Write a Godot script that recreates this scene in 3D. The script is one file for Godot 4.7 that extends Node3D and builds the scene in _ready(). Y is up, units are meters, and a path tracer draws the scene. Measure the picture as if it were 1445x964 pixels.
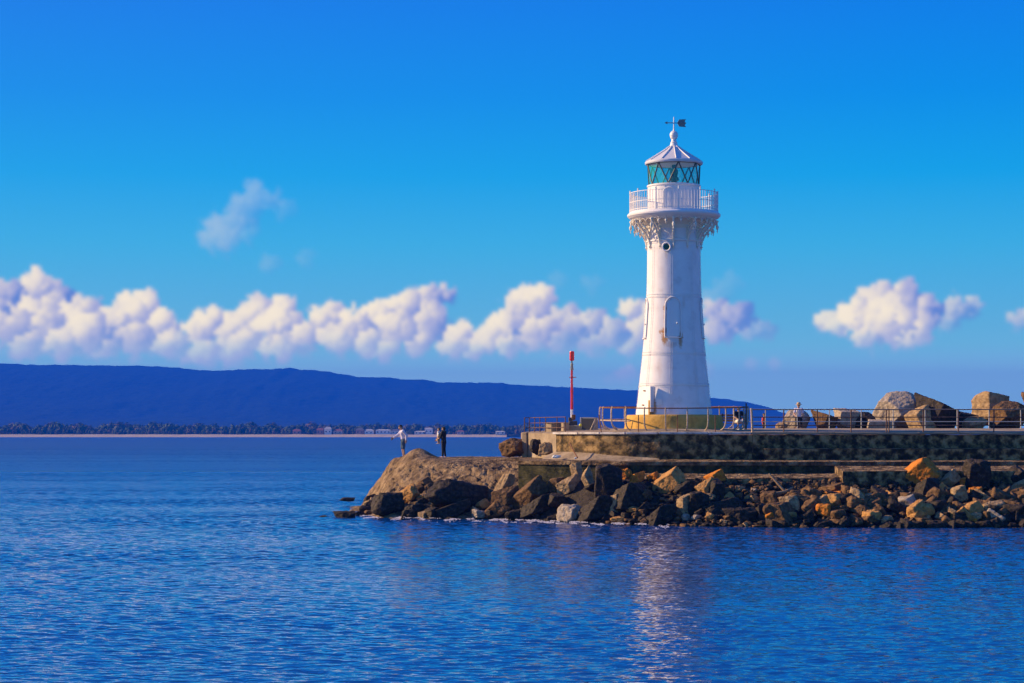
extends Node3D
# Harbour lighthouse on a breakwater. y up, metres; the camera stands at the origin column, 4 m above the sea, and looks along -z.
const F := 3000.0        # focal length in pixels of the 1445-pixel-wide photograph
const EYE := 4.0
const HORIZON := 611.0
const CX := 722.5
const EXPOSURE := 1.6
const HAZE := 0.0002

var M := {}
var rng := RandomNumberGenerator.new()
var counts := {}

func _ready() -> void:
	rng.seed = 71
	set_camera()
	set_sky_and_sun()
	make_materials()
	build_sea()
	build_far_shore()
	build_breakwater()
	build_lighthouse()
	build_fittings()
	build_rocks()
	build_people()

# ------------------------------------------------------------------ camera, sky, sun
func set_camera() -> void:
	var cam := Camera3D.new()
	cam.name = "camera"
	add_child(cam)
	cam.position = Vector3(0, EYE, 0)
	cam.keep_aspect = Camera3D.KEEP_HEIGHT
	var s := 964.0 / F
	cam.set_frustum(s, Vector2(0, (HORIZON - 482.0) / F), 1.0, 30000.0)
	cam.current = true

func set_sky_and_sun() -> void:
	var env := Environment.new()
	env.background_mode = Environment.BG_SKY
	env.tonemap_mode = Environment.TONE_MAPPER_LINEAR
	env.tonemap_exposure = EXPOSURE
	env.sdfgi_enabled = true
	env.ssao_enabled = true
	env.ssil_enabled = true
	env.fog_enabled = true
	env.fog_density = HAZE
	env.fog_light_color = Color(0.03, 0.42, 0.98)
	var sky := Sky.new()
	var pm := PanoramaSkyMaterial.new()
	pm.panorama = sky_panorama()
	sky.sky_material = pm
	env.sky = sky
	var we := WorldEnvironment.new()
	we.name = "environment"
	we.environment = env
	add_child(we)
	var sun := DirectionalLight3D.new()
	sun.name = "sun"
	add_child(sun)
	var az := deg_to_rad(-101.0)    # measured from the direction towards the camera; negative is left
	var el := deg_to_rad(24.0)
	var towards := Vector3(sin(az) * cos(el), sin(el), cos(az) * cos(el))
	sun.look_at_from_position(towards * 50.0, Vector3.ZERO, Vector3.UP)
	sun.light_energy = 1.6
	sun.light_color = Color(1.0, 0.865, 0.66)
	sun.light_angular_distance = 0.5
	sun.shadow_enabled = true

# what must shine behind the haze for c (linear) to be seen through it at this height above the horizon
func behind_haze(c: Color, el: float) -> Color:
	var path := minf(10000.0, 302.0 / sin(deg_to_rad(maxf(el, 0.2))))
	var t := exp(-HAZE * path)
	var h := Color(0.003, 0.045, 0.35)
	return Color(maxf(0.0, (c.r / EXPOSURE - (1.0 - t) * h.r) / t), maxf(0.0, (c.g / EXPOSURE - (1.0 - t) * h.g) / t), maxf(0.0, (c.b / EXPOSURE - (1.0 - t) * h.b) / t))

func sky_base(el: float, az: float) -> Color:
	# el in degrees; linear values of a clear late afternoon sky as seen
	var stops := [[0.0, Color(0.16, 0.375, 0.74)], [1.6, Color(0.147, 0.376, 0.72)], [3.0, Color(0.102, 0.381, 0.73)], [5.0, Color(0.045, 0.386, 0.775)], [6.9, Color(0.010, 0.337, 0.807)], [9.0, Color(0.006, 0.262, 0.815)], [11.5, Color(0.007, 0.205, 0.805)], [25.0, Color(0.022, 0.17, 0.70)], [90.0, Color(0.035, 0.12, 0.48)]]
	var c: Color = stops[8][1]
	for i in 8:
		if el < stops[i + 1][0]:
			var t: float = clampf((el - stops[i][0]) / (stops[i + 1][0] - stops[i][0]), 0, 1)
			c = stops[i][1].lerp(stops[i + 1][1], t)
			break
	var k := cos(deg_to_rad(az + 79.0)) * cos(deg_to_rad(el))
	var warm := pow(clampf(k, 0, 1), 5.0)
	return behind_haze(Color(c.r + 0.022 * maxf(k, 0.0) + 0.10 * warm, c.g * (1.0 + 0.05 * k) + 0.04 * warm, c.b * (1.0 + 0.02 * k)), el)

# heaps of the clouds ahead: photograph x, y, radius, opacity
const CLOUDS := [
	[15, 418, 26, 1, -0.4],[52, 408, 24, 1, 0],[78, 424, 22, 1, -0.4],[-15, 432, 30, 1, 0],[110, 446, 28, 1, 0],[60, 452, 36, 1, 0],[10, 462, 38, 1, 0],[130, 470, 34, 1, 0],[35, 484, 30, 0.9, 0],[90, 486, 30, 0.9, 0],
	[195, 438, 27, 1, 0],[205, 424, 15, 1, 0],[170, 456, 27, 1, 0],[225, 464, 27, 1, 0],[190, 476, 30, 1, 0],[150, 490, 26, 0.9, 0],[240, 488, 26, 0.8, 0],
	[296, 458, 24, 1, 0],[280, 470, 22, 1, 0],[330, 466, 26, 1, 0],[362, 448, 27, 1, 0],[400, 440, 21, 1, 0],[392, 462, 30, 1, 0],[430, 476, 24, 1, 0],[340, 488, 28, 0.9, 0],[400, 490, 28, 0.9, 0],
	[462, 452, 23, 1, 0],[498, 462, 26, 1, 0],[536, 448, 23, 1, 0],[478, 482, 26, 0.9, 0],[520, 484, 24, 0.9, 0],[574, 434, 27, 1, 0],[606, 424, 24, 1, 0],[628, 418, 16, 1, 0],[560, 464, 32, 1, 0],[604, 456, 30, 1, 0],[590, 482, 26, 1, 0],[545, 494, 20, 0.8, 0],
	[290, 503, 22, 0.75, 0],[266, 506, 14, 0.6, 0],[330, 505, 18, 0.6, 0],[650, 472, 20, 1, 0],[690, 482, 22, 1, 0],[640, 490, 22, 0.9, 0],[672, 496, 18, 0.8, 0],
	[738, 440, 30, 1, 0],[764, 424, 20, 1, 0],[712, 464, 25, 1, 0],[758, 468, 30, 1, 0],[798, 452, 22, 0.9, -0.34],[826, 462, 26, 0.85, -0.34],[862, 474, 26, 0.8, -0.34],[720, 488, 22, 0.8, 0],[790, 486, 24, 0.75, -0.34],[840, 490, 20, 0.6, -0.34],
	[894, 438, 18, 0.9, 0],[905, 466, 22, 0.9, 0],[930, 450, 24, 0.9, 0],[890, 488, 16, 0.7, 0],[960, 470, 24, 0.8, 0],[1012, 440, 18.7, 0.92, -0.42],[1040, 450, 22, 0.91, -0.42],[1012, 468, 24.2, 0.91, -0.42],[1078, 466, 16.5, 0.52, -0.42],[1062, 470, 17.6, 0.52, -0.42],
	[886, 532, 15, 0.5, 0],[864, 540, 11, 0.4, -0.08],[920, 536, 14, 0.4, -0.08],[1000, 524, 12, 0.3, -0.08],[1060, 516, 9, 0.25, -0.08],[1095, 516, 9, 0.25, -0.08],[40, 498, 14, 0.5, 0],[190, 508, 8, 0.4, -0.08],
	[1243, 424, 26.8, 1, 0],[1274, 418, 20.7, 1, 0],[1212, 450, 26.8, 1, 0],[1258, 452, 41.5, 1, 0],[1290, 466, 29.3, 0.9, 0],[1300, 438, 22, 1, 0],[1230, 472, 24.4, 0.8, 0],[1168, 454, 15.9, 0.8, 0],[1184, 460, 17.1, 0.7, 0],[1350, 440, 20.7, 0.7, 0],[1372, 434, 13.4, 0.6, 0],[1338, 456, 15, 0.4, -0.08],[1440, 454, 17.1, 0.5, 0],[1470, 450, 22, 0.6, 0],
	[318, 332, 30, 0.34, -0.08],[304, 338, 20, 0.3, -0.08],[332, 312, 26, 0.3, -0.08],[346, 296, 24, 0.26, -0.08],[364, 286, 24, 0.22, -0.08],[384, 284, 20, 0.15, -0.08],[404, 298, 18, 0.09, -0.08],[342, 330, 22, 0.16, -0.08],[380, 376, 16, 0.12, -0.08],[432, 366, 15, 0.08, -0.08],[838, 402, 16, 0.07, -0.08],[1030, 402, 22, 0.09, -0.08],[1012, 420, 20, 0.14, -0.08],[790, 398, 14, 0.06, -0.08]]

func sky_panorama() -> ImageTexture:
	var W := 4096
	var H := 2048
	var lo := Image.create_empty(512, 512, false, Image.FORMAT_RGBF)
	for j in 512:
		var el := 90.0 - (j + 0.5) / 512.0 * 180.0
		for i in range(0, 512):
			if el < -2.0:
				if i == 0:
					lo.fill_rect(Rect2i(0, j, 512, 1), Color(0.02, 0.09, 0.3))
				continue
			lo.set_pixel(i, j, sky_base(maxf(el, 0.0), (i + 0.5) / 512.0 * 360.0 - 180.0))
	lo.resize(W, H, Image.INTERPOLATE_CUBIC)
	var half := lo.get_region(Rect2i(0, 0, W / 2, H))
	lo.blit_rect(lo.get_region(Rect2i(W / 2, 0, W / 2, H)), Rect2i(0, 0, W / 2, H), Vector2i.ZERO)   # straight ahead is the first column
	lo.blit_rect(half, Rect2i(0, 0, W / 2, H), Vector2i(W / 2, 0))
	# clouds: heaps of puffs round the horizon, those ahead placed as seen, the rest drawn at random in the same way
	var deg := W / 360.0
	var r0 := int((90.0 - 14.0) * deg)
	var r1 := int(90.0 * deg) + 2
	var n := r1 - r0
	var hgt := PackedFloat32Array(); hgt.resize(W * n)
	var alp := PackedFloat32Array(); alp.resize(W * n)
	var lows := PackedFloat32Array(); lows.resize(W * n)
	var lobes := []
	for s in CLOUDS:
		var ax := atan((s[0] - CX) / F)
		var ey := atan((HORIZON - s[1]) / F * cos(ax))
		lobes.append([fposmod(rad_to_deg(ax) * deg, W), (90.0 - rad_to_deg(ey)) * deg - r0, s[2] * rad_to_deg(1.0 / F) * deg, s[3], s[4]])
	var cr := RandomNumberGenerator.new()
	cr.seed = 5
	var c0 := 17.0 * deg
	while c0 < W - 17.0 * deg:
		var big := cr.randf_range(0.5, 1.2)
		for k in cr.randi_range(4, 9):
			var rr := cr.randf_range(0.28, 0.62) * big * deg
			lobes.append([fposmod(c0 + cr.randf_range(-2.2, 2.2) * big * deg, W), (90.0 - cr.randf_range(2.0, 3.0 + 1.1 * big)) * deg - r0, rr, cr.randf_range(0.6, 1.0), cr.randf_range(-0.3, 0.1)])
		c0 += cr.randf_range(1.6, 4.5) * deg
	var fn := FastNoiseLite.new()
	fn.seed = 9
	fn.frequency = 0.16
	fn.fractal_octaves = 4
	fn.fractal_gain = 0.6
	var sun := Vector3(-0.70, 0.58, 0.42)
	for L in lobes:
		var R: float = L[2]
		var thin: bool = L[3] < 0.5
		var puffs := [[L[0], L[1], R * 0.94, 0.0]]
		for k in (9 if thin else 15):
			var an := cr.randf_range(-0.12, PI + 0.12)
			var q := sqrt(cr.randf()) * 0.98
			var x0: float = L[0] + cos(an) * R * q
			var y0: float = L[1] - sin(an) * R * q * 0.86
			var pr1 := maxf(0.9, R * cr.randf_range(0.16, 0.52))
			puffs.append([x0, y0, pr1, R * sqrt(1.0 - q * q) * 0.9])
		for p in puffs:
			var pr: float = p[2]
			var core: bool = p[3] == 0.0
			for y in range(maxi(0, int(p[1] - pr * 1.4 - 1)), mini(n, int(p[1] + pr * 1.4 + 2))):
				for x in range(int(p[0] - pr * 1.4 - 1), int(p[0] + pr * 1.4 + 2)):
					var dx = (x + 0.5 - p[0]) / pr + fn.get_noise_2d(x, y) * 0.8
					var dy = (y + 0.5 - p[1]) / pr + fn.get_noise_2d(x + 300.0, y) * 0.8
					var rho = dx * dx + dy * dy
					if rho >= 1.25:
						continue
					var i := y * W + posmod(x, W)
					var soft := 1.1 if thin else (0.45 + 0.75 * clampf((y - L[1]) / R, 0.0, 1.0))
					var a := smoothstep(1.2, 1.2 - soft, rho) * float(L[3])
					var hh: float = p[3] + pr * sqrt(maxf(0.0, 1.25 - rho))
					alp[i] = maxf(alp[i], a)
					if hh > hgt[i]:
						var own := Vector3(dx, -dy, sqrt(maxf(0.0, 1.25 - rho)))
						var whole := Vector3((x - L[0]) / R, -(y - L[1]) / R, 0.5)
						var l := (own * (0.2 if core else 0.42) + whole * 0.62).normalized().dot(sun) + float(L[4]) * 1.4
						# a new edge replaces what lies behind it as far as it covers it
						var w := clampf(a / maxf(float(L[3]), 0.01), 0.0, 1.0)
						lows[i] = lerpf(lows[i], l, w) if hgt[i] > 0.0 else l
						hgt[i] = lerpf(hgt[i], hh, w)
	var band := lo.get_region(Rect2i(0, r0, W, n))
	for y in range(1, n - 1):
		var el := 90.0 - (y + r0 + 0.5) / deg
		var low := smoothstep(3.2, 1.8, el)
		for x in W:
			var i := y * W + x
			var a := alp[i]
			if a < 0.004:
				continue
			var l := clampf(0.33 + 0.60 * lows[i] + 0.42 * fn.get_noise_2d(x * 0.16 + 70.0, y * 0.22), 0.0, 1.0)
			var c := Color(0.10, 0.21, 0.66).lerp(Color(0.36, 0.38, 0.70), smoothstep(0.0, 0.42, l)).lerp(Color(0.87, 0.76, 0.69), smoothstep(0.34, 0.98, l))
			c = c.lerp(Color(0.36, 0.43, 0.74), 0.6 * low)
			a *= smoothstep(0.9, 2.7, el)
			band.set_pixel(x, y, band.get_pixel(x, y).lerp(behind_haze(c, el), clampf(a, 0.0, 0.97)))
	lo.blit_rect(band, Rect2i(0, 0, W, n), Vector2i(0, r0))
	return ImageTexture.create_from_image(lo)

# ------------------------------------------------------------------ helpers
func at(px: float, py: float, d: float) -> Vector3:
	return Vector3((px - CX) / F * d, EYE + (HORIZON - py) / F * d, -d)

func lin(r: float, g: float, b: float) -> Color:
	return Color(r, g, b).linear_to_srgb()

func tag(o: Node, label: String, category: String, group := "") -> Node:
	o.set_meta("label", label)
	o.set_meta("category", category)
	if group != "":
		o.set_meta("group", group)
	return o

func setting(o: Node, label := "") -> Node:
	o.set_meta("kind", "structure")
	if label != "":
		o.set_meta("label", label)
	return o

func numbered(called: String) -> String:
	var k: int = counts.get(called, 0)
	counts[called] = k + 1
	return called if k == 0 else "%s_%03d" % [called, k]

func thing(called: String, label: String, category: String, where := Vector3.ZERO, group := "") -> Node3D:
	var o := Node3D.new()
	o.name = numbered(called)
	add_child(o)
	o.position = where
	tag(o, label, category, group)
	return o

func put(called: String, mesh: Mesh, mat: Material, parent: Node = self) -> MeshInstance3D:
	var o := MeshInstance3D.new()
	o.name = numbered(called) if parent == self else called
	o.mesh = mesh
	o.material_override = mat
	parent.add_child(o, true)
	return o

func st_new() -> SurfaceTool:
	var st := SurfaceTool.new()
	st.begin(Mesh.PRIMITIVE_TRIANGLES)
	return st

func done(st: SurfaceTool, flat := false) -> ArrayMesh:
	st.generate_normals()
	return st.commit()

# corners run anticlockwise seen from outside
func tri(st: SurfaceTool, a: Vector3, b: Vector3, c: Vector3) -> void:
	st.set_uv(Vector2(a.x, a.z)); st.add_vertex(a)
	st.set_uv(Vector2(c.x, c.z)); st.add_vertex(c)
	st.set_uv(Vector2(b.x, b.z)); st.add_vertex(b)

func quad(st: SurfaceTool, a: Vector3, b: Vector3, c: Vector3, d: Vector3) -> void:
	tri(st, a, b, c)
	tri(st, a, c, d)

func box(st: SurfaceTool, c: Vector3, size: Vector3, basis := Basis(), bev := 0.0) -> void:
	st.set_smooth_group(-1)
	var h := size * 0.5
	if bev <= 0.0:
		var v := []
		for k in 8:
			v.append(c + basis * Vector3(h.x * (1 if k & 1 else -1), h.y * (1 if k & 2 else -1), h.z * (1 if k & 4 else -1)))
		for q in [[4,5,7,6],[1,0,2,3],[5,1,3,7],[0,4,6,2],[6,7,3,2],[0,1,5,4]]:
			quad(st, v[q[0]], v[q[1]], v[q[2]], v[q[3]])
		return
	# chamfered: a lofted stack of four rectangles with cut corners
	var rings := []
	for lv in [[-h.y, bev], [-h.y + bev, 0.0], [h.y - bev, 0.0], [h.y, bev]]:
		var y: float = lv[0]
		var i: float = lv[1]
		var a := h.x - i
		var b := h.z - i
		var k := bev
		var ring := []
		for p in [[-a + k, b], [a - k, b], [a, b - k], [a, -b + k], [a - k, -b], [-a + k, -b], [-a, -b + k], [-a, b - k]]:
			ring.append(c + basis * Vector3(p[0], y, p[1]))
		rings.append(ring)
	for r in 3:
		for k in 8:
			quad(st, rings[r][k], rings[r][(k + 1) % 8], rings[r + 1][(k + 1) % 8], rings[r + 1][k])
	for k in range(1, 7):
		tri(st, rings[3][0], rings[3][k], rings[3][k + 1])
		tri(st, rings[0][0], rings[0][k + 1], rings[0][k])

# prof: [radius, height] from bottom to top
func lathe(st: SurfaceTool, prof: Array, segs: int, c := Vector3.ZERO, smooth := true, a0 := 0.0, a1 := TAU) -> void:
	for j in prof.size() - 1:
		st.set_smooth_group(j if smooth else -1)
		var p: Array = prof[j]
		var q: Array = prof[j + 1]
		for i in segs:
			var t0 := a0 + (a1 - a0) * i / segs
			var t1 := a0 + (a1 - a0) * (i + 1) / segs
			var s0 := Vector3(sin(t0), 0, cos(t0))
			var s1 := Vector3(sin(t1), 0, cos(t1))
			var A: Vector3 = c + s0 * p[0] + Vector3(0, p[1], 0)
			var B: Vector3 = c + s1 * p[0] + Vector3(0, p[1], 0)
			var C: Vector3 = c + s1 * q[0] + Vector3(0, q[1], 0)
			var D: Vector3 = c + s0 * q[0] + Vector3(0, q[1], 0)
			if p[0] > 1e-5:
				tri(st, A, B, C)
			if q[0] > 1e-5:
				tri(st, A, C, D)

func tube(st: SurfaceTool, pts: Array, r: float, sides := 8, r_end := -1.0) -> void:
	st.set_smooth_group(0)
	var m := pts.size()
	var rings := []
	var up := Vector3(0.13, 0.98, 0.11).normalized()
	for i in m:
		var t: Vector3 = ((pts[mini(i + 1, m - 1)] as Vector3) - (pts[maxi(i - 1, 0)] as Vector3)).normalized()
		if absf(t.dot(up)) > 0.95:
			up = Vector3(0.97, 0.1, 0.2).normalized()
		var u := t.cross(up).normalized()
		var w := u.cross(t).normalized()
		up = w
		var rr := r if r_end < 0.0 else lerpf(r, r_end, float(i) / (m - 1))
		var ring := []
		for k in sides:
			var a := TAU * k / sides
			ring.append((pts[i] as Vector3) + (u * cos(a) + w * sin(a)) * rr)
		rings.append(ring)
	for i in m - 1:
		for k in sides:
			var k2 := (k + 1) % sides
			quad(st, rings[i][k], rings[i][k2], rings[i + 1][k2], rings[i + 1][k])
	st.set_smooth_group(-1)
	for k in range(1, sides - 1):
		tri(st, rings[0][0], rings[0][k + 1], rings[0][k])
		tri(st, rings[m - 1][0], rings[m - 1][k], rings[m - 1][k + 1])

func tube_mesh(pts: Array, r: float, sides := 8, r_end := -1.0) -> ArrayMesh:
	var st := st_new()
	tube(st, pts, r, sides, r_end)
	return done(st)

func box_mesh(size: Vector3, bev := 0.0, c := Vector3.ZERO, basis := Basis()) -> ArrayMesh:
	var st := st_new()
	box(st, c, size, basis, bev)
	return done(st)

func from_arrays(v: PackedVector3Array, idx: PackedInt32Array, uv := PackedVector2Array(), col := PackedColorArray(), nrm := PackedVector3Array()) -> ArrayMesh:
	if nrm.is_empty():
		nrm.resize(v.size())
		for t in range(0, idx.size(), 3):
			var a := v[idx[t]]
			var n := (v[idx[t + 2]] - a).cross(v[idx[t + 1]] - a)
			nrm[idx[t]] += n
			nrm[idx[t + 1]] += n
			nrm[idx[t + 2]] += n
		for i in nrm.size():
			nrm[i] = nrm[i].normalized()
	var arr := []
	arr.resize(Mesh.ARRAY_MAX)
	arr[Mesh.ARRAY_VERTEX] = v
	arr[Mesh.ARRAY_INDEX] = idx
	arr[Mesh.ARRAY_NORMAL] = nrm
	if uv.size():
		arr[Mesh.ARRAY_TEX_UV] = uv
	if col.size():
		arr[Mesh.ARRAY_COLOR] = col
	var m := ArrayMesh.new()
	m.add_surface_from_arrays(Mesh.PRIMITIVE_TRIANGLES, arr)
	return m

# grid of nx by nz vertices; the function gives the vertex for (i, j); i runs right, j runs away from the camera
func grid_mesh(nx: int, nz: int, fn: Callable, uv_scale := 1.0) -> ArrayMesh:
	var v := PackedVector3Array()
	var uv := PackedVector2Array()
	var idx := PackedInt32Array()
	for j in nz:
		for i in nx:
			var p: Vector3 = fn.call(i, j)
			v.append(p)
			uv.append(Vector2(p.x, p.z) * uv_scale)
	for j in nz - 1:
		for i in nx - 1:
			var a := j * nx + i
			idx.append_array([a, a + nx, a + 1, a + 1, a + nx, a + nx + 1])
	return from_arrays(v, idx, uv)

# ------------------------------------------------------------------ materials
func noise_tex(seed_: int, freq: float, ramp: Array, size := 512, oct := 5, type := FastNoiseLite.TYPE_SIMPLEX_SMOOTH, ridged := false) -> NoiseTexture2D:
	var t := NoiseTexture2D.new()
	var n := FastNoiseLite.new()
	n.seed = seed_
	n.noise_type = type
	n.frequency = freq
	n.fractal_octaves = oct
	n.fractal_gain = 0.6
	if ridged:
		n.fractal_type = FastNoiseLite.FRACTAL_RIDGED
	t.width = size
	t.height = size
	t.seamless = true
	t.noise = n
	if ramp.size():
		var g := Gradient.new()
		g.offsets = PackedFloat32Array(ramp.map(func(x): return x[0]))
		g.colors = PackedColorArray(ramp.map(func(x): return (x[1] as Color).linear_to_srgb()))
		t.color_ramp = g
	return t

func bump_tex(seed_: int, freq: float, strength: float, size := 512, oct := 5, type := FastNoiseLite.TYPE_SIMPLEX_SMOOTH) -> NoiseTexture2D:
	var t := noise_tex(seed_, freq, [], size, oct, type)
	t.as_normal_map = true
	t.bump_strength = strength
	return t

func mat(c: Color, rough := 0.8, metal := 0.0) -> StandardMaterial3D:
	var m := StandardMaterial3D.new()
	m.albedo_color = c
	m.roughness = rough
	m.metallic = metal
	return m

func tex_mat(albedo: Texture2D, normal: Texture2D, scale: float, rough := 0.9, nscale := 1.0, world := true) -> StandardMaterial3D:
	var m := mat(Color.WHITE, rough)
	m.albedo_texture = albedo
	if normal:
		m.normal_enabled = true
		m.normal_texture = normal
		m.normal_scale = nscale
	m.uv1_triplanar = true
	m.uv1_world_triplanar = world
	m.uv1_scale = Vector3.ONE * scale
	m.metallic_specular = 0.3
	return m

func make_materials() -> void:
	var rb := bump_tex(11, 0.02, 9.0, 512, 6)
	var rb2 := bump_tex(12, 0.035, 7.0, 512, 5, FastNoiseLite.TYPE_CELLULAR)
	M.rock_tan = tex_mat(noise_tex(1, 0.012, [[0.0, Color(0.07, 0.045, 0.025)], [0.35, Color(0.26, 0.165, 0.085)], [0.6, Color(0.40, 0.265, 0.14)], [1.0, Color(0.48, 0.34, 0.2)]]), rb, 0.55, 0.9, 1.9)
	M.rock_brown = tex_mat(noise_tex(2, 0.012, [[0.0, Color(0.03, 0.02, 0.012)], [0.4, Color(0.12, 0.065, 0.03)], [0.7, Color(0.22, 0.125, 0.058)], [1.0, Color(0.30, 0.19, 0.10)]]), rb, 0.6, 0.9, 1.9)
	M.rock_orange = tex_mat(noise_tex(3, 0.012, [[0.0, Color(0.18, 0.045, 0.006)], [0.4, Color(0.50, 0.16, 0.018)], [0.7, Color(0.60, 0.23, 0.035)], [1.0, Color(0.62, 0.30, 0.08)]]), rb, 0.6, 0.9, 1.9)
	M.rock_dark = tex_mat(noise_tex(4, 0.014, [[0.0, Color(0.006, 0.005, 0.004)], [0.4, Color(0.026, 0.019, 0.014)], [0.7, Color(0.06, 0.042, 0.03)], [1.0, Color(0.14, 0.10, 0.07)]]), rb, 0.6, 0.7, 1.9)  # dark wet stone, blackened further to deepen the shadows on the rocks
	M.rock_pale = tex_mat(noise_tex(5, 0.014, [[0.0, Color(0.16, 0.12, 0.09)], [0.4, Color(0.33, 0.26, 0.2)], [0.8, Color(0.45, 0.37, 0.30)], [1.0, Color(0.55, 0.48, 0.42)]]), rb2, 0.5, 0.9, 1.9)
	M.rock_yellow = tex_mat(noise_tex(6, 0.012, [[0.0, Color(0.13, 0.06, 0.018)], [0.4, Color(0.38, 0.19, 0.06)], [0.7, Color(0.52, 0.275, 0.095)], [1.0, Color(0.56, 0.35, 0.16)]]), rb, 0.6, 0.9, 1.9)
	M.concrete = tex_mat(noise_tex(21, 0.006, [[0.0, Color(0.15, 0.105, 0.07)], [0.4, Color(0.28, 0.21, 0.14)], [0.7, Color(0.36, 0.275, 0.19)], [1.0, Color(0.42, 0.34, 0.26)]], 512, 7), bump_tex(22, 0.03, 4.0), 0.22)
	M.apron = tex_mat(noise_tex(31, 0.01, [[0.0, Color(0.03, 0.018, 0.01)], [0.36, Color(0.12, 0.075, 0.04)], [0.55, Color(0.25, 0.165, 0.09)], [0.75, Color(0.36, 0.245, 0.14)], [1.0, Color(0.46, 0.33, 0.2)]], 512, 7), bump_tex(32, 0.03, 14.0, 512, 6), 0.25, 0.95, 1.5)
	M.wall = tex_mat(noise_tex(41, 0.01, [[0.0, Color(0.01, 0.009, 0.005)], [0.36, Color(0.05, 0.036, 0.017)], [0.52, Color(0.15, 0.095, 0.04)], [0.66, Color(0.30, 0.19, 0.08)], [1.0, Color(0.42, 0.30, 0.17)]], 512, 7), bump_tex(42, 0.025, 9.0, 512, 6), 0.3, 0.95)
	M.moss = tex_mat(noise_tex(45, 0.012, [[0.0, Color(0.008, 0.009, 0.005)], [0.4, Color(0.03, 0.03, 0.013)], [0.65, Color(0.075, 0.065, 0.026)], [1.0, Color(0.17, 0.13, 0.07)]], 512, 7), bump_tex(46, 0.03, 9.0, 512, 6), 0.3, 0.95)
	M.ochre = tex_mat(noise_tex(51, 0.01, [[0.0, Color(0.25, 0.13, 0.035)], [0.4, Color(0.53, 0.30, 0.065)], [0.7, Color(0.62, 0.36, 0.085)], [1.0, Color(0.64, 0.43, 0.16)]], 512, 6), bump_tex(52, 0.03, 3.0), 0.4, 0.9)
	M.coping = tex_mat(noise_tex(53, 0.012, [[0.0, Color(0.2, 0.17, 0.15)], [0.4, Color(0.5, 0.46, 0.44)], [1.0, Color(0.66, 0.62, 0.6)]], 512, 6), null, 0.4, 0.85)
	var wp := tex_mat(noise_tex(61, 0.006, [[0.0, Color(0.66, 0.60, 0.59)], [0.35, Color(0.78, 0.73, 0.73)], [0.7, Color(0.82, 0.78, 0.78)], [1.0, Color(0.84, 0.8, 0.8)]], 512, 7), bump_tex(62, 0.01, 1.2), 0.35, 0.45, 0.5)
	wp.vertex_color_use_as_albedo = true
	M.white = wp
	M.white_trim = mat(lin(0.78, 0.74, 0.73), 0.45)
	M.cream = mat(lin(0.80, 0.72, 0.60), 0.5)
	M.rail_white = tex_mat(noise_tex(63, 0.02, [[0.0, Color(0.14, 0.07, 0.035)], [0.42, Color(0.38, 0.26, 0.17)], [0.62, Color(0.52, 0.42, 0.33)], [1.0, Color(0.62, 0.54, 0.46)]]), null, 0.9, 0.6)
	M.rust = tex_mat(noise_tex(64, 0.02, [[0.0, Color(0.07, 0.03, 0.015)], [0.5, Color(0.20, 0.085, 0.04)], [1.0, Color(0.38, 0.22, 0.13)]]), null, 0.8, 0.85)
	M.rail_dark = tex_mat(noise_tex(65, 0.02, [[0.0, Color(0.05, 0.025, 0.018)], [0.5, Color(0.14, 0.075, 0.05)], [1.0, Color(0.28, 0.18, 0.13)]]), null, 0.8, 0.7)
	M.galv = mat(lin(0.42, 0.40, 0.38), 0.55)
	M.roof = mat(lin(0.62, 0.60, 0.64), 0.4)
	M.pane = mat(Color(0.16, 0.78, 0.72, 0.32), 0.04)
	M.pane.transparency = BaseMaterial3D.TRANSPARENCY_ALPHA
	M.glass_clear = mat(Color(0.75, 0.9, 0.88, 0.2), 0.04)
	M.glass_clear.transparency = BaseMaterial3D.TRANSPARENCY_ALPHA
	M.dark_glass = mat(lin(0.008, 0.012, 0.018), 0.06)
	M.astragal = mat(lin(0.07, 0.075, 0.07), 0.5)
	M.lens = mat(lin(0.05, 0.075, 0.075), 0.15)
	M.red = mat(lin(0.62, 0.015, 0.02), 0.35)
	M.grey = mat(lin(0.22, 0.21, 0.2), 0.6)
	M.steel_dark = mat(lin(0.05, 0.045, 0.045), 0.6)
	M.white_plain = mat(lin(0.75, 0.74, 0.74), 0.7)
	M.yellow = mat(lin(0.65, 0.62, 0.03), 0.5)
	M.wood = tex_mat(noise_tex(66, 0.02, [[0.0, Color(0.14, 0.09, 0.05)], [0.5, Color(0.30, 0.20, 0.12)], [1.0, Color(0.42, 0.3, 0.2)]]), bump_tex(67, 0.04, 5.0), 1.0)
	M.foam = mat(lin(0.56, 0.52, 0.55), 0.8)
	M.sand = tex_mat(noise_tex(71, 0.01, [[0.0, Color(0.36, 0.27, 0.18)], [0.5, Color(0.5, 0.39, 0.27)], [1.0, Color(0.6, 0.48, 0.34)]]), null, 0.01)
	M.scrub = tex_mat(noise_tex(72, 0.02, [[0.0, Color(0.01, 0.02, 0.008)], [0.5, Color(0.03, 0.05, 0.018)], [1.0, Color(0.075, 0.08, 0.03)]]), null, 0.02)
	M.leaf = mat(lin(1, 1, 1), 0.9)
	M.leaf.vertex_color_use_as_albedo = true
	M.hill = tex_mat(noise_tex(73, 0.02, [[0.0, Color(0.008, 0.022, 0.016)], [0.5, Color(0.014, 0.034, 0.022)], [0.8, Color(0.02, 0.042, 0.026)], [1.0, Color(0.04, 0.055, 0.03)]], 512, 7), bump_tex(74, 0.03, 6.0, 512, 6), 0.0011, 1.0, 0.6)
	M.skin = mat(lin(0.48, 0.27, 0.18), 0.6)
	M.skin.subsurf_scatter_enabled = true
	M.skin.subsurf_scatter_strength = 0.1
	M.hair = mat(lin(0.012, 0.008, 0.006), 0.6)
	M.hair_brown = mat(lin(0.09, 0.045, 0.02), 0.7)
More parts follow.
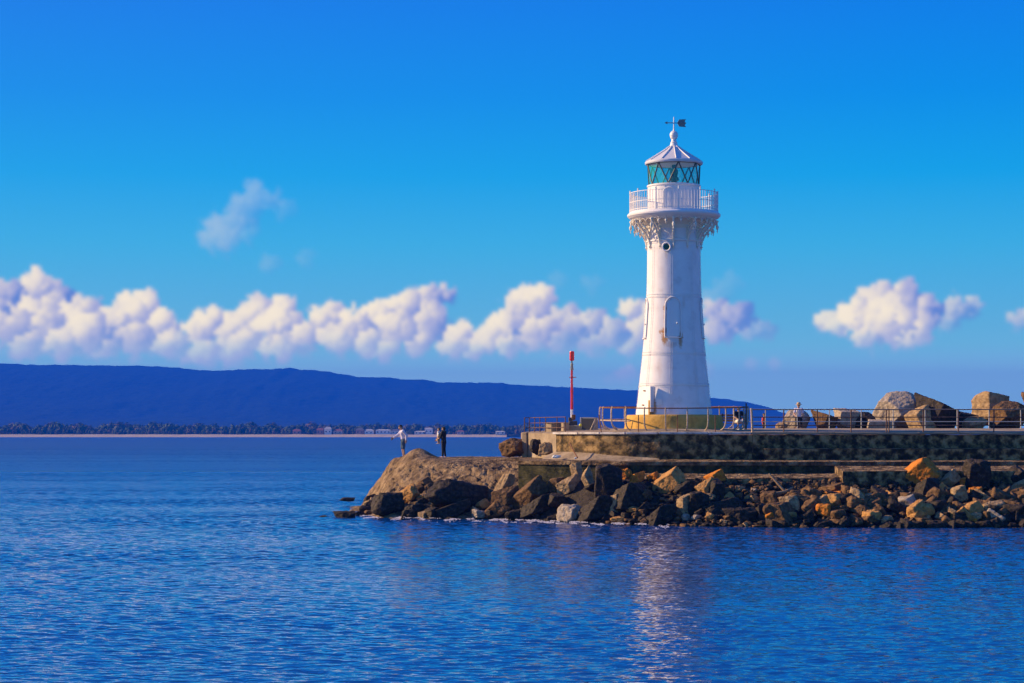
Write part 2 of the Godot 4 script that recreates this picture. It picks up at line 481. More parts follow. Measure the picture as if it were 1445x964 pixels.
	M.black_cloth = mat(lin(0.012, 0.012, 0.015), 0.9)
	M.lilac_cloth = mat(lin(0.60, 0.55, 0.68), 0.9)
	M.white_cloth = mat(lin(0.75, 0.72, 0.7), 0.9)
	M.denim = mat(lin(0.05, 0.085, 0.13), 0.9)
	M.red_cloth = mat(lin(0.85, 0.09, 0.02), 0.9)
	M.beige_cloth = mat(lin(0.5, 0.33, 0.2), 0.9)
	M.pink_cloth = mat(lin(0.6, 0.4, 0.38), 0.9)
	M.straw = mat(lin(0.5, 0.36, 0.2), 0.9)
	var w := mat(lin(0.0, 0.042, 0.20), 0.08)
	w.metallic_specular = 0.6
	w.normal_enabled = true
	w.normal_texture = ripple_map()
	w.normal_scale = 1.0
	M.water = w
	M.far_water = w.duplicate()
	M.far_water.roughness = 0.45

# a tile of wind waves that repeats: [height, slope along x, slope along z], N by N, TILE metres wide
const TILE := 12.8
const TN := 512

func wave_tile(seed_: int, count: int, short: float, long: float, steep: float, skew: float) -> Array:
	var r := RandomNumberGenerator.new()
	r.seed = seed_
	var h := PackedFloat32Array(); h.resize(TN * TN)
	var sx := PackedFloat32Array(); sx.resize(TN * TN)
	var sy := PackedFloat32Array(); sy.resize(TN * TN)
	for w in count:
		var lam := short * pow(long / short, pow(r.randf(), skew))
		var dir := deg_to_rad(84.0 + r.randfn(0.0, 27.0))
		var kx := roundf(cos(dir) * TILE / lam)
		var ky := roundf(sin(dir) * TILE / lam)
		var k := sqrt(kx * kx + ky * ky)
		if k < 1.0:
			continue
		var ph := r.randf() * TAU
		var amp := steep * TILE / (TAU * k)
		var ax := steep * kx / k
		var ay := steep * ky / k
		var cx := PackedFloat32Array(); cx.resize(TN)
		var snx := PackedFloat32Array(); snx.resize(TN)
		for i in TN:
			cx[i] = cos(TAU * kx * i / TN + ph)
			snx[i] = sin(TAU * kx * i / TN + ph)
		for j in TN:
			var cy := cos(TAU * ky * j / TN)
			var sny := sin(TAU * ky * j / TN)
			var o := j * TN
			for i in TN:
				var c := cx[i] * cy - snx[i] * sny
				h[o + i] += amp * (snx[i] * cy + cx[i] * sny)
				sx[o + i] += ax * c
				sy[o + i] += ay * c
	return [h, sx, sy]

func ripple_map() -> ImageTexture:
	var t := wave_tile(3, 30, 0.10, 0.4, 0.018, 1.0)
	var data := PackedByteArray()
	data.resize(TN * TN * 3)
	for i in TN * TN:
		var n := Vector3(-t[1][i], -t[2][i], 1.0).normalized()
		data[i * 3] = int(clampf(n.x * 0.5 + 0.5, 0, 1) * 255.0 + 0.5)
		data[i * 3 + 1] = int(clampf(n.y * 0.5 + 0.5, 0, 1) * 255.0 + 0.5)
		data[i * 3 + 2] = int(clampf(n.z * 0.5 + 0.5, 0, 1) * 255.0 + 0.5)
	return ImageTexture.create_from_image(Image.create_from_data(TN, TN, false, Image.FORMAT_RGB8, data))

# ------------------------------------------------------------------ sea
func sea_band(sea: Node3D, v: PackedVector3Array, nr: PackedVector3Array, uv: PackedVector2Array, nx: int, rough: float) -> void:
	var rows := v.size() / nx
	if rows < 2:
		return
	var idx := PackedInt32Array()
	idx.resize((rows - 1) * (nx - 1) * 6)
	var w := 0
	for j in rows - 1:
		for i in nx - 1:
			var a := j * nx + i
			idx[w] = a
			idx[w + 1] = a + nx
			idx[w + 2] = a + 1
			idx[w + 3] = a + 1
			idx[w + 4] = a + nx
			idx[w + 5] = a + nx + 1
			w += 6
	var m: StandardMaterial3D = M.water.duplicate()
	m.roughness = rough
	setting(put("water_surface", from_arrays(v, idx, uv, PackedColorArray(), nr), m, sea))

func build_sea() -> void:
	var gust := FastNoiseLite.new()
	gust.seed = 4
	gust.frequency = 0.022
	gust.fractal_octaves = 3
	var T := wave_tile(14, 36, 0.17, 0.65, 0.0225, 1.0)
	var h: PackedFloat32Array = T[0]
	var gx: PackedFloat32Array = T[1]
	var gz: PackedFloat32Array = T[2]
	var tq := TN / TILE
	var v := PackedVector3Array()
	var nr := PackedVector3Array()
	var uv := PackedVector2Array()
	var idx := PackedInt32Array()
	var nx := 380
	var d := 15.0
	var rows := 0
	var d1 := 620.0
	while true:
		var half := 0.30 * d + 7.0
		var edge := clampf(minf((d - 15.0) / 3.0, (d1 - d) / 60.0), 0.0, 1.0)
		for i in nx:
			var x := half * (2.0 * i / (nx - 1.0) - 1.0)
			var z := -d
			var k1 := (posmod(int(z * tq), TN)) * TN + posmod(int(x * tq), TN)
			var rx := (0.8 * x + 0.6 * z) * 0.71 + 3.1
			var rz := (-0.6 * x + 0.8 * z) * 0.71 + 7.7
			var k2 := (posmod(int(rz * tq), TN)) * TN + posmod(int(rx * tq), TN)
			var m := clampf(0.8 + 0.9 * gust.get_noise_2d(x, d * 1.6), 0.35, 1.4) * lerpf(0.9, 1.5, smoothstep(40.0, 120.0, d))
			var e := edge * clampf((half - absf(x)) / 3.0, 0.0, 1.0)
			var bx := 0.71 * gx[k2]
			var bz := 0.71 * gz[k2]
			var sx := m * (gx[k1] + 0.8 * bx - 0.6 * bz)
			var sz := m * (gz[k1] + 0.6 * bx + 0.8 * bz)
			v.append(Vector3(x, m * (h[k1] + h[k2]) * e, z))
			nr.append(Vector3(-sx, 1.0, -sz).normalized())
			uv.append(Vector2(x, z) / TILE)
		rows += 1
		if d >= d1:
			break
		d = minf(d1, d + 0.12 * pow(d / 40.0, 0.7))
	var sea := Node3D.new()
	sea.name = "sea"
	add_child(sea)
	setting(sea, "deep blue rippled sea of the harbour and bay")
	# ripples too small to build blur what the water mirrors, the more so the farther off
	var bands := [[0, 60.0, 0.07], [0, 85.0, 0.09], [0, 100.0, 0.12], [0, 120.0, 0.155], [0, 145.0, 0.20], [0, 175.0, 0.235], [0, 220.0, 0.27], [0, 290.0, 0.31], [0, 380.0, 0.35], [0, 500.0, 0.39], [0, 900.0, 0.43]]
	var j0 := 0
	for bd in bands:
		var j1 := j0
		while j1 < rows - 1 and -v[j1 * nx].z < bd[1]:
			j1 += 1
		sea_band(sea, v.slice(j0 * nx, (j1 + 1) * nx), nr.slice(j0 * nx, (j1 + 1) * nx), uv.slice(j0 * nx, (j1 + 1) * nx), nx, bd[2])
		j0 = j1

	# the open water round it
	v = PackedVector3Array()
	uv = PackedVector2Array()
	idx = PackedInt32Array()
	var a0 := 0.30 * 15.0 + 7.0
	var a1 := 0.30 * d1 + 7.0
	for r in [[-7000, 300, 7000, 300, -7000, -15, 7000, -15], [-7000, -15, -a0, -15, -7000, -d1, -a1, -d1], [a0, -15, 7000, -15, a1, -d1, 7000, -d1], [-7000, -d1, 7000, -d1, -7000, -9500, 7000, -9500]]:
		var b := v.size()
		for p in 4:
			v.append(Vector3(r[p * 2], 0, r[p * 2 + 1]))
			uv.append(Vector2(r[p * 2], r[p * 2 + 1]) / TILE)
		idx.append_array([b, b + 2, b + 1, b + 1, b + 2, b + 3])
	setting(put("open_water", from_arrays(v, idx, uv), M.far_water, sea))
	# slicks: long streaks where the wind leaves the water smoother
	var calm: StandardMaterial3D = M.far_water.duplicate()
	calm.roughness = 0.32
	var n := FastNoiseLite.new()
	n.seed = 8
	n.frequency = 0.02
	for s in [[-60.0, 520.0, 648.5, 1.6]]:
		var vv := PackedVector3Array()
		var uu := PackedVector2Array()
		var ii := PackedInt32Array()
		var m := 90
		for k in m:
			var px := lerpf(s[0], s[1], k / (m - 1.0))
			var taper := sin(PI * k / (m - 1.0))
			var mid: float = s[2] + 2.0 * n.get_noise_1d(px * 0.35 + s[2] * 7.0)
			var hw: float = s[3] * taper * clampf(0.55 + n.get_noise_1d(px * 1.6 + s[2] * 3.0), 0.04, 1.2)
			for q in [mid + hw, mid - hw]:
				var dd: float = F * EYE / (q - HORIZON)
				var p := Vector3((px - CX) / F * dd, 0.012, -dd)
				vv.append(p)
				uu.append(Vector2(p.x, p.z) / TILE)
			if k > 0:
				var ka := (k - 1) * 2
				ii.append_array([ka, ka + 1, ka + 2, ka + 2, ka + 1, ka + 3])
		setting(put("slick", from_arrays(vv, ii, uu), calm, sea))

# ------------------------------------------------------------------ far shore
func build_far_shore() -> void:
	var n := FastNoiseLite.new()
	n.seed = 21
	n.frequency = 0.006
	var prof := [[1985.0, -0.6], [2002.0, 0.15], [2030.0, 0.9], [2052.0, 1.7], [2068.0, 2.5], [2090.0, 2.4]]
	var beach := grid_mesh(140, prof.size(), func(i: int, j: int) -> Vector3:
		var x := -950.0 + 945.0 * i / 139.0
		var w: float = prof[j][0] + 8.0 * n.get_noise_1d(x) + 22.0 * pow(clampf((x + 160.0) / 150.0, 0, 1), 2.0)
		return Vector3(x, prof[j][1] + 0.35 * n.get_noise_2d(x * 6.0, j * 40.0) * clampf(j - 1.0, 0.0, 1.0), -w))
	setting(put("beach", beach, M.sand), "long pale sand beach across the bay")
	var land := grid_mesh(90, 14, func(i: int, j: int) -> Vector3:
		var x := -1500.0 + 1950.0 * i / 89.0
		var d := 2078.0 + 2300.0 * pow(j / 13.0, 1.6)
		return Vector3(x, 2.0 + 12.0 * j / 13.0 + 1.0 * n.get_noise_2d(x, d) - (3.5 if j == 0 else 0.0), -d))
	setting(put("coastal_plain", land, M.scrub), "scrubby coastal plain behind the beach")
	# the escarpment
	var ridge := [[-400, 505], [0, 513], [30, 514], [62, 515.5], [110, 515.5], [160, 516.7], [200, 516.5], [250, 519], [300, 523.7], [350, 521.5], [392, 521], [413, 519.5], [427, 523], [444, 522], [463, 525], [509, 532.6], [554, 533], [568, 536], [600, 536], [622, 540], [708, 540.6], [719, 543], [760, 545], [808, 547], [900, 551.7], [1003, 562], [1020, 563.5], [1045, 569], [1058, 577], [1085, 583], [1110, 597], [1150, 612], [1200, 614]]
	var rn := FastNoiseLite.new()
	rn.seed = 31
	rn.frequency = 0.0016
	rn.fractal_octaves = 5
	rn.fractal_type = FastNoiseLite.FRACTAL_RIDGED
	var fine := FastNoiseLite.new()
	fine.seed = 33
	fine.frequency = 0.02
	var NI := 420
	var NJ := 44
	var hills := grid_mesh(NI, NJ, func(i: int, j: int) -> Vector3:
		var px := -400.0 + 1600.0 * i / (NI - 1.0)
		var k := 0
		while k < ridge.size() - 2 and ridge[k + 1][0] < px:
			k += 1
		var py: float = lerpf(ridge[k][1], ridge[k + 1][1], clampf((px - ridge[k][0]) / float(ridge[k + 1][0] - ridge[k][0]), 0, 1))
		var t: float = j / (NJ - 6.0)
		var d := 4300.0 + 3700.0 * t
		var top: float = EYE + (HORIZON - py) / F * 8000.0
		var x := (px - CX) / F * 8000.0
		var back := maxf(0.0, t - 1.0)
		t = minf(t, 1.0)
		var y := lerpf(10.0, maxf(top, -2.0), 0.32 * t + 0.68 * smoothstep(0.35, 1.0, t))
		var slope := sin(PI * t)
		y += slope * 14.0 * clampf(top / 150.0, 0.0, 1.0) * (rn.get_noise_2d(x, d * 0.7) - 0.2)
		y += 4.0 * fine.get_noise_2d(x, d) * clampf(top / 60.0, 0.0, 1.0)
		return Vector3(x, y - back * 900.0, -d))
	setting(put("hills", hills, M.hill), "long blue wooded escarpment behind the bay")
	# bush along the shore, one mass of crowns
	var crown := leaf_clump(44, 110)
	var mm := MultiMesh.new()
	mm.transform_format = MultiMesh.TRANSFORM_3D
	mm.use_colors = true
	mm.mesh = crown
	var spots := []
	var tr := RandomNumberGenerator.new()
	tr.seed = 12
	for k in 5200:
		var px := tr.randf_range(-120, 790)
		var d := 2080.0 + 260.0 * pow(tr.randf(), 0.8)
		var clump := n.get_noise_2d(px * 4.0, d)
		if clump < -0.25 and tr.randf() < 0.6:
			continue
		var h := (3.2 + 6.5 * pow(tr.randf(), 1.7)) * (1.0 + clump * 0.7) * (0.75 if d < 2120 else 1.15)
		var w := h * tr.randf_range(0.6, 1.1)
		var b := Basis(Vector3.UP, tr.randf() * TAU).scaled(Vector3(w, h, w))
		spots.append([Transform3D(b, Vector3((px - CX) / F * d, 2.0 + (d - 2080.0) * 0.004 + h * 0.45, -d)), Color(0.05, 0.085, 0.022).lerp([Color(0.16, 0.095, 0.035), Color(0.02, 0.06, 0.02), Color(0.10, 0.13, 0.03)][k % 3], tr.randf())])
	mm.instance_count = spots.size()
	for k in spots.size():
		mm.set_instance_transform(k, spots[k][0])
		mm.set_instance_color(k, spots[k][1])
	var bush := MultiMeshInstance3D.new()
	bush.name = "coastal_bush"
	bush.multimesh = mm
	bush.material_override = M.leaf
	add_child(bush)
	bush.set_meta("kind", "stuff")
	tag(bush, "dark green belt of bush and trees behind the far beach", "bush")
	# tall pines that stand out of the bush
	for p in [[128, 9.5], [205, 8.0], [520, 10.0], [566, 9.0], [573, 10.5], [628, 10.0], [640, 9.0], [660, 8.5], [480, 8.5]]:
		var d := 2110.0
		var t := thing("pine_tree", "tall dark pine rising above the bush of the far shore", "tree", Vector3((p[0] - CX) / F * d, 2.0, -d), "pines on the far shore")
		put("trunk", tube_mesh([Vector3.ZERO, Vector3(0, p[1] * 0.95, 0)], 0.28, 6, 0.05), M.wood, t)
		var st := st_new()
		for lv in 7:
			var y: float = p[1] * (0.25 + 0.7 * lv / 7.0)
			var rr: float = p[1] * 0.24 * (1.0 - lv / 8.0)
			for q in 9:
				var a := TAU * q / 9.0 + lv
				var tip := Vector3(sin(a) * rr * tr.randf_range(0.7, 1.1), y - 0.15 * rr, cos(a) * rr)
				var side := Vector3(cos(a), 0, -sin(a)) * rr * 0.3
				st.set_smooth_group(-1)
				st.set_color(Color(0.012, 0.03, 0.014))
				tri(st, Vector3(0, y + 0.5, 0), tip + side, tip - side)
				tri(st, Vector3(0, y - 0.2, 0), tip - side, tip + side)
		put("crown", done(st), M.leaf, t)
	# houses among the trees
	var cr := mat(lin(0.72, 0.68, 0.62), 0.8)
	var walls := [cr, mat(lin(0.55, 0.42, 0.33), 0.8), mat(lin(0.80, 0.78, 0.76), 0.8), mat(lin(0.40, 0.22, 0.15), 0.8)]
	var roofs := [mat(lin(0.25, 0.08, 0.045), 0.8), mat(lin(0.45, 0.43, 0.42), 0.7), mat(lin(0.12, 0.11, 0.11), 0.8), mat(lin(0.7, 0.66, 0.62), 0.7)]
	var hs := [[419, 9, 5, 3, 0, "low brick house with red roof above the far beach"], [452, 8, 6, 3, 0, "brick house with steep red roof beside the white gabled house"],
		[463, 8, 7, 2, 1, "white gabled house with pale grey roof on the far shore"], [477, 10, 5, 1, 0, "wide tan house with red roof on the far shore"],
		[508, 9, 6, 3, 2, "dark roofed brick house among pines on the far shore"], [521, 10, 5, 2, 1, "small white flat house beside the dark roofed brick house"],
		[541, 17, 6, 2, 3, "long white house with pale roof on the far shore"], [558, 9, 5, 0, 2, "cream house with dark roof behind the fisherman"],
		[593, 13, 4, 0, 3, "low cream pavilion with pale roof behind the beach"], [605, 9, 8, 2, 3, "tall white house with flat pale roof behind the beach"],
		[650, 8, 4, 1, 0, "small tan house with red roof behind the trees"], [706, 11, 4, 0, 3, "low pale shed near the end of the beach"]]
	for h in hs:
		var d := 2078.0
		var w: float = h[1] * 0.85
		var hh: float = h[2] * 0.78
		var t := thing("house", h[5], "house", Vector3((h[0] - CX) / F * d, 2.2, -d), "houses behind the far beach")
		put("wall", box_mesh(Vector3(w, hh, 7.0), 0.0, Vector3(0, hh * 0.5, 0)), walls[h[3]], t)
		var st := st_new()
		st.set_smooth_group(-1)
		var o := 0.5
		var rh := 0.5 if h[4] == 3 else hh * 0.42
		var a := Vector3(-w * 0.5 - o, hh, 4.0)
		var b := Vector3(w * 0.5 + o, hh, 4.0)
		var c := Vector3(w * 0.5 + o, hh, -4.0)
		var e := Vector3(-w * 0.5 - o, hh, -4.0)
		var g := Vector3(-w * 0.3, hh + rh, 0)
		var f := Vector3(w * 0.3, hh + rh, 0)
		quad(st, a, b, f, g); quad(st, c, e, g, f); tri(st, b, c, f); tri(st, e, a, g); quad(st, e, c, b, a)
		put("roof", done(st), roofs[h[4]], t)
		for q in maxi(1, int(w / 3.2)):
			var wx := -w * 0.5 + (q + 0.5) * w / maxi(1, int(w / 3.2))
			put("window", box_mesh(Vector3(1.4, 1.2, 0.1), 0.0, Vector3(wx, hh * 0.55, 3.53)), M.dark_glass, t)

func leaf_clump(seed_: int, count: int) -> ArrayMesh:
	var r := RandomNumberGenerator.new()
	r.seed = seed_
	var st := st_new()
	st.set_smooth_group(-1)
	for k in count:
		var n := Vector3(r.randfn(), r.randfn(), r.randfn()).normalized()
		var p := n * pow(r.randf(), 0.4) * 0.5
		p.y *= 0.95
		var u := Vector3(r.randfn(), r.randfn(), r.randfn()).normalized()
		var w := n.cross(u).normalized()
		u = w.cross(n)
		var s := r.randf_range(0.07, 0.15)
		tri(st, p + u * s, p + w * s - u * s * 0.4, p - w * s - u * s * 0.6)
	return done(st)

# ------------------------------------------------------------------ breakwater
const TERRACE := [[0.46, 108.6], [1.2, 106.0], [2.14, 103.0], [3.28, 100.9], [4.24, 99.7], [5.36, 98.9], [6.81, 98.5], [9.09, 98.3], [11.05, 98.2], [44.0, 98.6]]
const LIP := [[0.3, 100.4], [1.6, 99.3], [3.2, 98.3], [5.09, 97.3], [8.0, 96.75], [10.84, 96.5], [44.0, 96.5]]

func toe(px: float) -> float:
	var ys := [[430, 726.0], [500, 728.0], [560, 731.0], [600, 733.0], [700, 734.0], [800, 737.5], [900, 741.5], [1000, 743.5], [1120, 744.5], [1600, 745.5]]
	var k := 0
	while k < ys.size() - 2 and ys[k + 1][0] < px:
		k += 1
	var y: float = lerpf(ys[k][1], ys[k + 1][1], clampf((px - ys[k][0]) / float(ys[k + 1][0] - ys[k][0]), 0, 1))
	return F * EYE / (y - HORIZON)

func bank(px: float) -> float:   # how steeply the stones rise from the water
	return lerpf(0.72, 0.42, smoothstep(820.0, 1080.0, px))

func bed_depth(px: float, py: float) -> float:   # distance at which the line of sight through a pixel meets the stones
	var k := bank(px)
	return (EYE + k * toe(px)) / ((py - HORIZON) / F + k)

func bed_height(x: float, d: float) -> float:
	var px := CX + F * x / d
	return clampf(bank(px) * (d - toe(px)), -1.2, 2.0)

func strip(line: Array, y0: Array, y1: Array, steps := 1, rough := 0.0, seed_ := 0) -> ArrayMesh:
	# an upright band along a line of [x, distance]; y0 and y1 give its foot and head at each point
	var pts := []
	for k in line.size() - 1:
		var L := Vector2(line[k][0], line[k][1]).distance_to(Vector2(line[k + 1][0], line[k + 1][1]))
		var m := maxi(1, int(L / 0.25))
		for q in m:
			var t := q / float(m)
			pts.append([lerpf(line[k][0], line[k + 1][0], t), lerpf(line[k][1], line[k + 1][1], t), lerpf(y0[k], y0[k + 1], t), lerpf(y1[k], y1[k + 1], t)])
	pts.append([line[-1][0], line[-1][1], y0[-1], y1[-1]])
	var n := FastNoiseLite.new()
	n.seed = seed_
	n.frequency = 0.55
	n.fractal_octaves = 4
	return grid_mesh(pts.size(), steps + 1, func(i: int, j: int) -> Vector3:
		var p: Array = pts[i]
		var y: float = lerpf(p[2], p[3], j / float(steps))
		var e := sin(PI * j / float(steps))
		var w := rough * e * n.get_noise_2d(p[0] * 1.2 + p[1], y * 2.0)
		return Vector3(p[0], y, -(p[1] - w)))

func fan_top(line: Array, ys: Array, back: Array, steps: int, rough := 0.0, curve := 1.0) -> ArrayMesh:
	# a sheet from a front line to a back line, both lists of [x, distance], with front heights and back heights
	var n := FastNoiseLite.new()
	n.seed = 77
	n.frequency = 0.5
	n.fractal_octaves = 4
	var rows := []
	for k in line.size() - 1:
		var m := maxi(1, int(absf(line[k + 1][0] - line[k][0]) / 0.35))
		for q in m:
			var t := q / float(m)
			rows.append([lerpf(line[k][0], line[k + 1][0], t), lerpf(line[k][1], line[k + 1][1], t), lerpf(back[k][0], back[k + 1][0], t), lerpf(back[k][1], back[k + 1][1], t), lerpf(ys[k][0], ys[k + 1][0], t), lerpf(ys[k][1], ys[k + 1][1], t)])
	rows.append([line[-1][0], line[-1][1], back[-1][0], back[-1][1], ys[-1][0], ys[-1][1]])
	return grid_mesh(rows.size(), steps + 1, func(i: int, j: int) -> Vector3:
		var r: Array = rows[i]
		var t := j / float(steps)
		var x: float = lerpf(r[0], r[2], t)
		var d: float = lerpf(r[1], r[3], t)
		return Vector3(x, lerpf(r[4], r[5], pow(t, curve)) + rough * n.get_noise_2d(x, d), -d))

func shift(line: Array, dx: float, dd: float) -> Array:
	return line.map(func(p): return [p[0] + dx, p[1] + dd])

func fill(v, m: int) -> Array:
	var a := []
	for k in m:
		a.append(v)
	return a

func seg_dist(p: Vector2, poly: PackedVector2Array) -> float:
	var best := 1e9
	for k in poly.size():
		best = minf(best, p.distance_to(Geometry2D.get_closest_point_to_segment(p, poly[k], poly[(k + 1) % poly.size()])))
	return best

var head_top := PackedVector2Array([Vector2(-6.8, 114.2), Vector2(-6.35, 111.3), Vector2(-5.3, 109.3), Vector2(-4.5, 106.6), Vector2(-2.3, 104.0), Vector2(0.3, 101.2), Vector2(4, 100.2), Vector2(4, 117), Vector2(-5.5, 117)])
var head_toe := PackedVector2Array([Vector2(-8.7, 114), Vector2(-8.35, 109), Vector2(-7.4, 103.4), Vector2(-6.2, 100.0), Vector2(-4.0, 98.5), Vector2(-0.75, 98.2), Vector2(1.6, 97.0), Vector2(4, 95.5), Vector2(4, 121), Vector2(-6, 121), Vector2(-8, 118)])
var head_noise := FastNoiseLite.new()

func head_height(x: float, d: float) -> float:
	var p := Vector2(x, d)
	var y := 0.0
	if Geometry2D.is_point_in_polygon(p, head_top):
		y = 2.70
	elif Geometry2D.is_point_in_polygon(p, head_toe):
		var a := seg_dist(p, head_top)
		var b := seg_dist(p, head_toe)
		var s := a / (a + b)
		y = 2.70 * (1.0 - pow(s, lerpf(1.35, 0.95, smoothstep(108.0, 103.0, d))))
	else:
		y = -0.9 * seg_dist(p, head_toe)
	var onto := clampf(1.0 - absf(y - 1.3) / 1.6, 0.12, 1.0)
	y -= 0.85 * smoothstep(-6.0, -7.2, x) * clampf(y, 0.0, 1.0)
	y -= 0.13 * clampf(x + 4.6, 0.0, 4.0) * smoothstep(107.5, 104.0, d) * clampf(y, 0.0, 1.0)
	var crag := 1.0 - absf(head_noise.get_noise_2d(x * 1.3 + d * 0.5 + 9.0, d * 0.7)) * 3.0
	y += onto * (0.22 * head_noise.get_noise_2d(x * 0.9, d * 0.8) + 0.08 * crag + 0.09 * head_noise.get_noise_2d(x * 3.4 + 50.0, d * 3.0) - 0.1)
	# ledges and fissures of broken rock on the slopes
	var slope_zone := smoothstep(0.1, 0.5, y) * smoothstep(2.66, 2.3, y)
	var t := y * 2.6 + 1.6 * head_noise.get_noise_2d(x * 0.7 + 31.0, d * 0.6) + 0.3 * x
	var f := t - floorf(t)
	y += slope_zone * 0.4 * ((floorf(t) + smoothstep(0.45, 1.0, f)) - t) / 2.6
	var crack := absf(head_noise.get_noise_2d(x * 1.1 + 77.0, d * 0.9 + 13.0))
	y -= slope_zone * 0.2 * smoothstep(0.06, 0.0, crack)
	y += 0.52 * exp(-(pow((x + 4.78) / 0.75, 2.0) + pow((d - 109.0) / 1.1, 2.0)))
	y += 0.25 * exp(-(pow((x + 6.9) / 0.8, 2.0) + pow((d - 109.6) / 1.2, 2.0)))
	return y

func build_breakwater() -> void:
	head_noise.seed = 17
	head_noise.frequency = 0.5
	head_noise.fractal_octaves = 5
	head_noise.fractal_type = FastNoiseLite.FRACTAL_FBM
	var hm := grid_mesh(210, 300, func(i: int, j: int) -> Vector3:
		var x := -11.5 + 15.0 * i / 209.0
		var d := 95.5 + 26.5 * j / 299.0
		return Vector3(x, head_height(x, d), -d))
	setting(put("breakwater_head", hm, M.apron), "weathered concrete and rock head of the breakwater sloping into the sea")
	# bed of stones in front of the walls
	var bm := grid_mesh(150, 36, func(i: int, j: int) -> Vector3:
		var x := -1.0 + 45.0 * i / 149.0
		var d := 87.5 + 10.0 * j / 35.0
		return Vector3(x, bed_height(x, d) - 0.16 + 0.14 * head_noise.get_noise_2d(x * 2.0, d * 2.0), -d))
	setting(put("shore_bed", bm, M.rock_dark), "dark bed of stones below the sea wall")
	var nT := TERRACE.size()
	var nL := LIP.size()
	# lower apron: a slab with an upright mossy face
	var aprs := put("lower_apron", fan_top(LIP, fill([2.70, 2.80], nL), [[0.5, 112.0], [1.9, 106.0], [3.6, 101.5], [5.5, 99.6], [8.0, 99.0], [10.8, 98.8], [44.0, 99.2]], 10, 0.03), M.apron)
	setting(aprs, "lower concrete apron that runs along the foot of the sea wall")
	var lip0 := shift(LIP, 0.0, -0.09)
	var lipm := put("lip", strip(lip0, fill(2.52, nL), fill(2.69, nL), 2, 0.05, 3), M.apron, aprs)
	setting(lipm)
	setting(put("lip_top", fan_top(lip0, fill([2.69, 2.703], nL), LIP, 1), M.apron, aprs))
	setting(put("lip_soffit", fan_top(LIP, fill([2.52, 2.52], nL), lip0, 1), M.apron, aprs))
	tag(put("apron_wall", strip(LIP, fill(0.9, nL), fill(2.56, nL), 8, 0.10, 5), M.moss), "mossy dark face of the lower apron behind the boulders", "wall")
	# terrace wall under the lighthouse and its continuation along the path
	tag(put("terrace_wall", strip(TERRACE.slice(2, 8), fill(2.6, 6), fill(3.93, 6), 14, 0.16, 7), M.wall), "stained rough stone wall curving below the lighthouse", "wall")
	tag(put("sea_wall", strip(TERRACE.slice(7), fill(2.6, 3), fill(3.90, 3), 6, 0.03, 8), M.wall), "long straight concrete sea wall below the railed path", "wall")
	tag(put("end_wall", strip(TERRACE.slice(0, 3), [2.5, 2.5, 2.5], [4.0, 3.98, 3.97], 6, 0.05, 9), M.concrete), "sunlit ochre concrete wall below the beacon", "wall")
	tag(put("pilaster", box_mesh(Vector3(0.34, 1.3, 0.18), 0.02, Vector3(11.28, 3.28, -98.2)), M.wall), "stained concrete pilaster where the curved wall meets the straight sea wall", "pilaster")
	# a narrow ledge half way up the sea wall
	var ledge := [[11.6, 97.75], [44.0, 98.1]]
	var lg := put("wall_ledge", strip(ledge, [2.7, 2.7], [3.26, 3.26], 3, 0.03, 10), M.wall)
	tag(lg, "narrow stained concrete ledge along the sea wall", "ledge")
	put("ledge_top", fan_top(ledge, fill([3.26, 3.33], 2), shift(ledge, 0, 0.7), 1, 0.01), M.wall, lg)
	# sloping foot of light concrete where the terrace meets the apron
	tag(put("wall_footing", fan_top([[1.4, 102.4], [2.6, 100.2], [3.6, 98.9], [5.0, 98.05], [6.8, 97.75]], [[2.74, 3.12], [2.74, 3.1], [2.74, 3.02], [2.74, 2.95], [2.74, 2.8]], [[2.1, 103.2], [3.3, 101.0], [4.25, 99.8], [5.36, 98.95], [6.8, 98.55]], 4, 0.05), M.concrete), "sloping pale concrete footing below the curved wall", "footing")
	# paved top
	var topm := put("terrace_deck", fan_top(TERRACE, [[4.0, 4.12], [3.98, 4.18], [3.97, 4.24], [3.97, 4.24], [3.97, 4.24], [3.97, 4.24], [3.97, 4.24], [3.97, 4.24], [3.95, 4.24], [3.95, 4.24]],
		[[2.0, 112.5], [3.0, 111.5], [4.0, 110.6], [5.0, 110.3], [6.0, 110.2], [7.0, 110.2], [8.0, 110.1], [9.6, 110.1], [11.5, 110.1], [44.0, 110.5]], 24, 0.012, 0.45), M.concrete)
	setting(topm, "pale concrete deck of the breakwater round the lighthouse")
	var mound := st_new()
	lathe(mound, [[4.1, 3.97], [3.7, 4.07], [2.9, 4.17], [2.3, 4.2]], 64, Vector3(LH.x, 0, LH.z))
	setting(put("paved_mound", done(mound), M.concrete), "low concrete mound that the lighthouse plinth stands on")
	# coping slabs along the edge, each a slab of its own
	var cop := thing("coping", "white edged concrete coping along the top of the curved wall", "coping", Vector3.ZERO)
	var cop2 := thing("coping", "thin pale coping along the top of the long sea wall", "coping", Vector3.ZERO)
	for k in range(2, nT - 1):
		var p := Vector2(TERRACE[k][0], TERRACE[k][1])
		var q := Vector2(TERRACE[k + 1][0], TERRACE[k + 1][1])
		var m := maxi(1, int(p.distance_to(q) / 1.9))
		for s in m:
			var a := p.lerp(q, s / float(m))
			var b := p.lerp(q, (s + 1) / float(m))
			var mid := (a + b) * 0.5
			var L := a.distance_to(b)
			var yaw := atan2(b.y - a.y, b.x - a.x)
			var o := put("slab", box_mesh(Vector3(L - 0.012, 0.10, 0.42), 0.015), M.coping if k < 8 else M.concrete, cop if k < 8 else cop2)
			o.position = Vector3(mid.x, 3.985 + rng.randf_range(-0.008, 0.008), -mid.y - 0.14)
			o.rotation.y = yaw
	# lower ledges on the harbour side
	var l2 := thing("lower_ledge", "low concrete ledge with ragged top behind the driftwood", "ledge")
